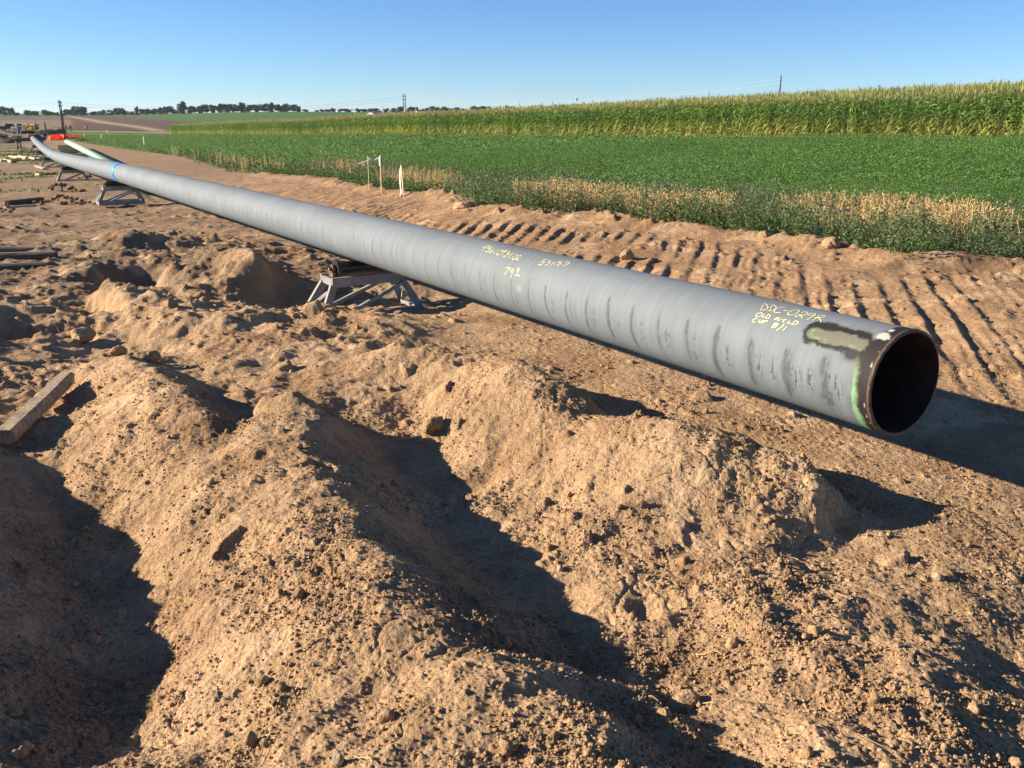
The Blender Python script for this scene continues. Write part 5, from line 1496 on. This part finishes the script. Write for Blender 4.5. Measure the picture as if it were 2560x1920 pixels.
def tree(px0, px1, tp, bp_, depth, label, group, k):
    pc = at_d((px0 + px1) / 2, bp_, depth)
    g0 = gz1(pc.x, pc.y)
    top = at_d((px0 + px1) / 2, tp, depth)
    h = max(2.0, top.z - g0); w = (px1 - px0) / FPX * depth
    r = empty("tree", (pc.x, pc.y, g0 - .2), random.uniform(0, 6.28), label, "tree", group)
    r.scale = (w / .62, w / .62, h / .96)
    tm, cm = PROT[k % 6]
    for src in (tm, cm):
        o = src.copy(); COL.objects.link(o); o.parent = r
    return r
def grove(lst, where, group, depth, kinds=(0, 1, 2, 3), base=None):
    for i, (x0, x1, tp, b_) in enumerate(lst):
        h = b_ - tp
        size = "tall" if h > 18 else ("low" if h < 9 else "rounded")
        tree(x0, x1, tp, b_, depth + 14 * math.sin(i * 2.3), f"{ORD[i]} tree from the left {where}", group, kinds[i % len(kinds)] + (i // 3) % 2)
k2 = .36166
L1 = [(0, 20, 265, 286), (20, 35, 267, 286), (33, 45, 280, 286), (60, 79, 275, 286), (76, 97, 275.5, 286), (104, 124, 273, 286), (121, 137, 278, 286), (136, 148, 279, 286)]
grove(L1, "on the skyline left of the leaning double pole", "trees on the left skyline", 860)
L2 = [(157, 175, 272, 285), (173, 186, 271, 285), (185, 204, 263, 285), (199, 219, 266, 285), (225, 238, 277, 285), (250, 265, 273, 285), (271, 284, 273, 285), (281, 301, 268, 285), (301, 313, 269, 285), (311, 323, 276, 285), (325, 338, 277, 284), (337, 348, 266, 284), (346, 360, 271, 284), (361, 378, 270, 283), (377, 396, 270, 283), (393, 408, 268, 282.5), (405, 431, 263, 282), (429, 446, 272, 282)]
grove(L2, "between the leaning double pole and the dark windbreak", "trees left of the windbreak", 850)
L3 = [(444, 468, 254, 281), (466, 490, 264, 281), (490, 508, 265, 281), (504, 526, 259, 281), (522, 543, 261, 281), (540, 562, 256, 281), (560, 580, 260, 281), (578, 598, 258, 281), (596, 616, 256, 281), (614, 634, 259, 281), (632, 652, 261, 281), (650, 670, 257, 281), (668, 688, 256.5, 281), (686, 706, 260, 281), (704, 724, 259, 281), (720, 740, 259.5, 281), (738, 756, 265, 281), (759, 770, 272, 281)]
grove(L3, "in the long dark windbreak on the green hill", "trees of the windbreak", 780, (4, 0, 4, 2))
L4 = [(788, 798, 276, 280), (799, 810, 272, 280), (810, 826, 272, 280), (826, 840, 270, 280), (855, 878, 270, 280), (888, 903, 270, 280), (906, 919, 271, 280), (918, 932, 270, 280), (931, 950, 270, 279), (959, 973, 269, 279), (975, 990, 269, 279), (992, 1010, 266, 279)]
grove(L4, "behind the maize and left of the middle double pole", "trees left of the middle pole", 930)
L5 = [(1018, 1037, 266, 279), (1041, 1046, 265, 279), (1057, 1074, 268, 278), (1073, 1090, 265, 278), (1087, 1104, 266, 278), (1103, 1120, 265, 277), (1124, 1148, 267, 277), (1152, 1166, 270, 277), (1178, 1194, 264, 276), (1192, 1208, 265, 276), (1205, 1226, 264, 276), (1262, 1273, 263, 275), (1272, 1288, 265, 275), (1440, 1460, 258, 272), (1473, 1484, 258, 271), (1487, 1498, 257, 271), (1509, 1540, 254, 270)]
grove(L5, "behind the maize and right of the middle double pole", "trees right of the middle pole", 950)
# ------------------------------------------------------------------ growing things
def sampler(n, rlo, rhi, a0=-35, a1=40, seed=1, power=0.0):
    """points in the visible wedge, density falling with distance"""
    rg2 = np.random.default_rng(seed)
    u = rg2.random(n)
    if power == 0: r = rlo + (rhi - rlo) * u
    else: r = (rlo ** power + (rhi ** power - rlo ** power) * u) ** (1 / power)
    az = np.radians(rg2.uniform(a0, a1, n))
    x, y = r * np.sin(az), r * np.cos(az)
    a, b_ = ab(x, y)
    return x, y, a, b_, r, rg2

# green crop
def crop(name, n, rlo, rhi, size, hgt, seed, power):
    x, y, a, b_, r, rg2 = sampler(n, rlo, rhi, seed=seed, power=power)
    inner = np.interp(a, [-10, 0, 8, 26, 60, 100, 190], [13.2, 13.2, 13.0, 10.8, 12.0, 12.6, 12.6]) + .8 * gnoise(a * .5, a * 0, 401) + .5 * gnoise(a * 1.7, a * 0, 402)
    ok = (b_ > inner) & (b_ < 43.6 + .3 * gnoise(a * .6, a * 0 + 5, 403)) & (a < 240)
    x, y, r = x[ok], y[ok], r[ok]; n_ = len(x)
    hv = hgt * (1 + .42 * fbm(x * 1.5, y * 1.5, 3, 411) + .45 * gnoise(x * .35, y * .35, 415))
    z = gz(x, y) + np.maximum(.05, hv) * rg2.random(n_) ** .45
    rel = (z - gz(x, y)) / hgt
    tint = 1 + .16 * fbm(x * .25, y * .08, 2, 419) + .13 * rg2.normal(size=n_)
    col = np.array([.106, .200, .046])[None] * np.clip(tint, .6, 1.5)[:, None]
    lt = rg2.random(n_) < .18; col[lt] = np.array([.125, .245, .05]) * np.clip(tint[lt], .6, 1.5)[:, None]
    V_, F_, C_ = leaf_quads(np.stack([x, y, z], -1), size * (.6 + .8 * rg2.random(n_)), rg2, col, up=.78, asp=.7)
    return V_, F_, C_
parts = [crop("a", 750000, 14, 32, .036, .30, 1, 1.6), crop("b", 480000, 32, 62, .062, .32, 2, 1.3), crop("c", 300000, 62, 265, .14, .34, 3, 1.0)]
off = 0; VV, FF, CC = [], [], []
for V_, F_, C_ in parts:
    VV.append(V_); FF.append(F_ + off); CC.append(C_); off += len(V_)
tag(mesh_np("green_crop", np.concatenate(VV), np.concatenate(FF), M_LEAF, np.concatenate(CC)), "low dense bright green forage crop filling the field before the maize", "crop", kind='stuff')

# weeds along the soil edge
def weeds(n, rlo, rhi, nl_, lsize, seed, power):
    x, y, a, b_, r, rg2 = sampler(n, rlo, rhi, seed=seed, power=power)
    outer = np.interp(a, [-10, 0, 8, 26, 60, 100, 190], [13.9, 13.9, 13.6, 11.4, 12.8, 13.0, 13.0])
    eb = edge_b(a)
    f = (b_ - eb) / np.maximum(outer - eb, .5)
    ok = (f > -.10 + .14 * rg2.random(len(x))) & (f < 1.04) & (a < 230)
    dry = 2.9 * fbm(a * .17, b_ * .4, 3, 431) + .42 * np.exp(-((f - np.interp(a, [0, 12, 30], [.46, .46, .6])) / .15) ** 2) - .36 - .22 * sstep(17, 25, a) + .34 * (1 - sstep(4, 11, a)) * (f > .3) - .5 * sstep(.72, .84, f)
    ok &= rg2.random(len(x)) > sstep(.2, .5, dry) * .6
    x, y, a, b_, r, f, dry = [q[ok] for q in (x, y, a, b_, r, f, dry)]
    n_ = len(x)
    grassy = np.maximum(sstep(14, 22, a) * (1 - sstep(.35, .6, f)), .6 * sstep(40, 60, a))
    h = (.38 + .52 * rg2.random(n_)) * np.interp(f, [0, .12, .5, .7, .9, 1], [.75, 1, 1.0, 1.22, 1.2, .9]) * (1 + .3 * gnoise(x * .9, y * .9, 441)) * (1 - .35 * grassy)
    rad = (.12 + .15 * rg2.random(n_))
    g0 = gz(x, y)
    pos = np.empty((n_, nl_, 3)); th = rg2.uniform(0, 6.28, (n_, nl_)); u = rg2.random((n_, nl_)) ** .75
    rr_ = rad[:, None] * np.sqrt(rg2.random((n_, nl_))) * (1.15 - .6 * u)
    leanx, leany = rg2.normal(0, .12, n_), rg2.normal(0, .12, n_)
    pos[..., 0] = x[:, None] + rr_ * np.cos(th) + leanx[:, None] * u * h[:, None]
    pos[..., 1] = y[:, None] + rr_ * np.sin(th) + leany[:, None] * u * h[:, None]
    pos[..., 2] = g0[:, None] + u * h[:, None] + .02
    base = np.where((rg2.random(n_) < .35)[:, None], np.array([.135, .170, .070]), np.array([.098, .158, .048]))
    base = base * (1 - grassy[:, None]) + np.array([.075, .14, .032]) * grassy[:, None]
    col = base[:, None] * np.clip(1 + .25 * rg2.normal(size=(n_, nl_, 1)) + .2 * gnoise(x * .5, y * .5, 445)[:, None, None], .4, 1.9)
    fl = (u > .84) & (rg2.random((n_, nl_)) < .16) & (rg2.random(n_) < .35)[:, None] & (grassy < .4)[:, None]
    col[fl] = np.array([.155, .115, .20]) * (.7 + .6 * rg2.random((fl.sum(), 1)))
    gy_ = (u > .62) & ~fl & (rg2.random((n_, nl_)) < .22); col[gy_] = np.array([.16, .17, .10]) * (.7 + .5 * rg2.random((gy_.sum(), 1)))
    return leaf_quads(pos.reshape(-1, 3), lsize * (.55 + .9 * rg2.random(n_ * nl_)), rg2, col.reshape(-1, 3), up=.25, asp=.42)
parts = [weeds(11000, 11, 24, 62, .052, 11, 2.0), weeds(16000, 24, 48, 34, .075, 12, 1.6), weeds(24000, 48, 235, 16, .15, 13, 1.0)]
off = 0; VV, FF, CC = [], [], []
for V_, F_, C_ in parts:
    VV.append(V_); FF.append(F_ + off); CC.append(C_); off += len(V_)
tag(mesh_np("weeds", np.concatenate(VV), np.concatenate(FF), M_LEAF, np.concatenate(CC)), "dark green weeds with small purple flowers along the soil edge", "weeds", kind='stuff')

# dry grass in the weed band
def dry_grass(n, rlo, rhi, seed, power, wmul):
    x, y, a, b_, r, rg2 = sampler(n, rlo, rhi, seed=seed, power=power)
    outer = np.interp(a, [-10, 0, 8, 26, 60, 100, 190], [13.9, 13.9, 13.6, 11.4, 12.8, 13.0, 13.0])
    eb = edge_b(a); f = (b_ - eb) / np.maximum(outer - eb, .5)
    dry = 2.9 * fbm(a * .17, b_ * .4, 3, 431) + .42 * np.exp(-((f - np.interp(a, [0, 12, 30], [.46, .46, .6])) / .15) ** 2) - .36 - .22 * sstep(17, 25, a) + .34 * (1 - sstep(4, 11, a)) * (f > .3) - .5 * sstep(.72, .84, f)
    ok = (f > .12) & (f < .97) & (rg2.random(len(x)) < sstep(.06, .46, dry) * .85) & (a < 110)
    x, y, r = x[ok], y[ok], r[ok]; n_ = len(x)
    h = .50 + .42 * rg2.random(n_) + .12 * gnoise(x * 1.1, y * 1.1, 451); g0 = gz(x, y)
    lx, ly = rg2.normal(0, .10, n_), rg2.normal(0, .10, n_)
    t = rg2.uniform(0, 3.14, n_); cx_2, sy_ = np.cos(t), np.sin(t); w = .0055 * wmul * (1 + r / 30)
    col = np.array([.50, .36, .165])[None] * np.clip(1 + .2 * rg2.normal(size=(n_, 1)), .5, 1.35)
    p0 = np.stack([x, y, g0], -1); p1 = np.stack([x + lx * h * .4, y + ly * h * .4, g0 + h * .6], -1); p2 = np.stack([x + lx * h * 1.1, y + ly * h * 1.1, g0 + h], -1)
    s_ = np.stack([cx_2 * w, sy_ * w, 0 * w], -1)
    V1 = np.stack([p0 - s_, p0 + s_, p1 + s_, p1 - s_, p2 + s_ * .5, p2 - s_ * .5], 1)
    Fq = np.array([[0, 1, 2, 3], [3, 2, 4, 5]])
    F1 = (Fq[None] + (np.arange(n_) * 6)[:, None, None]).reshape(-1, 4); V1 = V1.reshape(-1, 3); C1 = np.repeat(col, 6, 0)
    nh = 5
    k = np.linspace(.62, 1.02, nh)[None, :, None]
    hp = p0[:, None] + (p2 - p0)[:, None] * k + rg2.normal(0, .025, (n_, nh, 3))
    V2, F2, C2 = leaf_quads(hp.reshape(-1, 3), .038 * wmul * (.6 + .8 * rg2.random(n_ * nh)) * np.repeat(1 + r / 100, nh), rg2, np.repeat(col * 1.12, nh, 0), up=-.2, asp=.5)
    return np.concatenate([V1, V2]), np.concatenate([F1, F2 + len(V1)]), np.concatenate([C1, C2])
parts = [dry_grass(60000, 11, 24, 21, 2.0, 1.0), dry_grass(60000, 24, 50, 22, 1.6, .8), dry_grass(40000, 50, 130, 23, 1.0, 1.1)]
off = 0; VV, FF, CC = [], [], []
for V_, F_, C_ in parts:
    VV.append(V_); FF.append(F_ + off); CC.append(C_); off += len(V_)
tag(mesh_np("dry_grass", np.concatenate(VV), np.concatenate(FF), M_DRY, np.concatenate(CC)), "straw coloured dry grass standing among the weeds", "dry grass", kind='stuff')

# short grass patches on the strip
x, y, a, b_, r, rg2 = sampler(60000, 30, 140, -33, 5, seed=31, power=1.2)
gm_ = fbm(x * .13, y * .13, 3, 205); gm2_ = fbm(x * .09 + 3, y * .09, 3, 207)
ok = ((rg2.random(len(x)) < sstep(.05, .3, gm_)) & (a > 38) & (b_ > -7) & (b_ < np.minimum(edge_b(a) - 3, 3.0))) | ((rg2.random(len(x)) < sstep(.02, .2, gm2_) * .7) & (a > 24) & (b_ > 1) & (b_ < np.minimum(edge_b(a) - 3.0, 3.8)))
x, y, r = x[ok], y[ok], r[ok]; n_ = len(x)
V_, F_, C_ = leaf_quads(np.stack([x, y, gz(x, y) + .05], -1), .16 * (.6 + .8 * rg2.random(n_)) * (1 + r / 100), rg2, np.array([.075, .135, .035])[None] * np.clip(1 + .3 * rg2.normal(size=(n_, 1)), .5, 1.7), up=-.6, asp=.3)
tag(mesh_np("short_grass", V_, F_, M_LEAF, C_), "short green grass patches along the pipe strip", "grass", kind='stuff')

# maize: plants with stalk, arching leaves and tassel
def corn_proto(seed, full=True):
    rg2 = np.random.default_rng(seed)
    V_, F_, C_ = [], [], []
    def quadstrip(pts, wid, cols, side):
        n0 = len(V_)
        for p, w, c_ in zip(pts, wid, cols):
            V_.append(p - side * w); V_.append(p + side * w); C_.append(c_); C_.append(c_)
        for i in range(len(pts) - 1): F_.append((n0 + 2 * i, n0 + 2 * i + 1, n0 + 2 * i + 3, n0 + 2 * i + 2))
    H = 2.25
    if full:
        for ang in (0, 1.57):
            sd = np.array([math.cos(ang), math.sin(ang), 0])
            quadstrip([np.array([0, 0, z_]) for z_ in (0, .8, 1.6, H)], [.016, .014, .011, .006], [np.array(c_) for c_ in ((.40, .30, .13), (.26, .25, .09), (.13, .20, .05), (.20, .22, .08))], sd)
    levels = np.linspace(.25, 2.0, 13) if full else np.linspace(1.3, 2.1, 7)
    a0 = rg2.uniform(0, 6.28)
    for i, z_ in enumerate(levels):
        a = a0 + (i % 2) * math.pi + rg2.normal(0, .35)
        L = rg2.uniform(.5, .78) * (1 if z_ < 1.7 else .75); dx = np.array([math.cos(a), math.sin(a), 0]); sd = np.array([-math.sin(a), math.cos(a), 0])
        if z_ < .34: cbase, droop = np.array([.46, .33, .15]), 1.0
        elif z_ < .7: cbase, droop = (np.array([.34, .34, .09]) if rg2.random() < .35 else np.array([.20, .29, .055])), .7
        elif z_ < 1.15: cbase, droop = (np.array([.24, .32, .07]) if rg2.random() < .45 else np.array([.15, .25, .048])), .45
        else: cbase, droop = np.array([.125, .215, .045]) * rg2.uniform(.75, 1.4), .32
        pts, w, cs = [], [], []
        for k, t in enumerate((0, .25, .5, .78, 1.0)):
            rise = (.42 * t - (.42 + droop) * t * t) * L
            pts.append(np.array([0, 0, z_]) + dx * L * (t - .15 * t * t) + np.array([0, 0, rise])); w.append((.025, .040, .038, .024, .003)[k]); cs.append(cbase * (1 + .15 * t))
        quadstrip(pts, w, cs, sd + np.array([0, 0, .35 * rg2.normal()]))
    for k in range(6 if full else 4):
        a = rg2.uniform(0, 6.28); tl = .0 if k == 0 else rg2.uniform(.08, .20)
        p0 = np.array([0, 0, H - .08]); p1 = p0 + np.array([math.cos(a) * tl, math.sin(a) * tl, .36 if k == 0 else rg2.uniform(.16, .30)])
        sd = np.array([-math.sin(a), math.cos(a), 0])
        quadstrip([p0, (p0 + p1) / 2 + np.array([0, 0, .03]), p1], [.012, .016, .008], [np.array([.30, .30, .105])] * 3, sd)
    return np.array(V_), np.array(F_), np.array(C_)
def corn_rows(protos, aa, bb, seed, sc=1.0):
    rg2 = np.random.default_rng(seed)
    which = rg2.integers(0, len(protos), len(aa))
    out = []
    for k, (pv, pf, pc) in enumerate(protos):
        m_ = which == k
        a, b_ = aa[m_], bb[m_]; n_ = len(a)
        x, y = xy(a, b_)
        patch = gnoise(a * .12, b_ * .12, 461); patch2 = fbm(a * .5, b_ * .5, 2, 463)
        s_ = sc * (1 + .07 * rg2.normal(size=n_) + .10 * patch + .05 * patch2)
        t = rg2.uniform(0, 6.28, n_); c_, sn = np.cos(t)[:, None], np.sin(t)[:, None]
        lx, ly = rg2.normal(0, .05, (n_, 1)), rg2.normal(0, .05, (n_, 1))
        X_ = pv[None, :, 0] * c_ - pv[None, :, 1] * sn + lx * pv[None, :, 2]; Y_ = pv[None, :, 0] * sn + pv[None, :, 1] * c_ + ly * pv[None, :, 2]
        V_ = np.stack([X_ * s_[:, None] + x[:, None], Y_ * s_[:, None] + y[:, None], pv[None, :, 2] * s_[:, None] + gz(x, y)[:, None]], -1).reshape(-1, 3)
        F_ = (pf[None] + (np.arange(n_) * len(pv))[:, None, None]).reshape(-1, 4)
        col = pc[None] * np.clip(1 + .16 * rg2.normal(size=(n_, 1, 1)) + .35 * patch[:, None, None] * np.array([1.1, .7, .5]), .45, 1.6)
        out.append((V_, F_, col.reshape(-1, 3)))
    return out
P_FULL = [corn_proto(i + 50) for i in range(6)]; P_TOP = [corn_proto(i + 70, False) for i in range(5)]
rg2 = np.random.default_rng(77)
parts = []
for k in range(5):
    aa = np.arange(-14, 255, .21); aa = aa + rg2.normal(0, .05, len(aa)); aa = aa[rg2.random(len(aa)) < .93]
    parts += corn_rows(P_FULL, aa, 44.2 + k * .76 + rg2.normal(0, .05, len(aa)), 80 + k)
aas, bbs = [], []
for k in range(5, 92):
    st = .30 if k < 20 else .42
    aa = np.arange(-26 - k * .2, 255, st); aa = aa + rg2.normal(0, .1, len(aa)); aas.append(aa); bbs.append(44.2 + k * .76 + rg2.normal(0, .08, len(aa)))
aa, bb = np.concatenate(aas), np.concatenate(bbs)
x_, y_ = xy(aa, bb); az_ = np.degrees(np.arctan2(x_, y_)); ok = (az_ < 38) & (az_ > -32)
parts += corn_rows(P_TOP, aa[ok], bb[ok], 99)
# end of the field at the far left
aa = np.repeat(np.arange(249, 257, .5), 30); bb = np.tile(np.linspace(44, 66, 30), 16); parts += corn_rows(P_FULL, aa, bb, 101)
off = 0; VV, FF, CC = [], [], []
for V_, F_, C_ in parts:
    VV.append(V_); FF.append(F_ + off); CC.append(C_); off += len(V_)
tag(mesh_np("maize_field", np.concatenate(VV), np.concatenate(FF), M_LEAF, np.concatenate(CC)), "tall tasselled maize in rows rising over the hill", "maize", kind='stuff')

# ------------------------------------------------------------------ air
m_ = MB(); m_.box((0, 0, 8.9), (7600, 7600, 26.2))
hz = bpy.data.materials.new("haze"); hz.use_nodes = True
hn = hz.node_tree; hn.nodes.remove(hn.nodes["Principled BSDF"])
pv = hn.nodes.new("ShaderNodeVolumePrincipled"); pv.inputs['Color'].default_value = (.80, .88, 1.0, 1); pv.inputs['Density'].default_value = .00006
pv.inputs['Anisotropy'].default_value = .2
hn.links.new(pv.outputs[0], hn.nodes["Material Output"].inputs['Volume'])
tag(m_.build("haze", hz), "thin pale air between the camera and the far trees", "haze", kind='stuff')
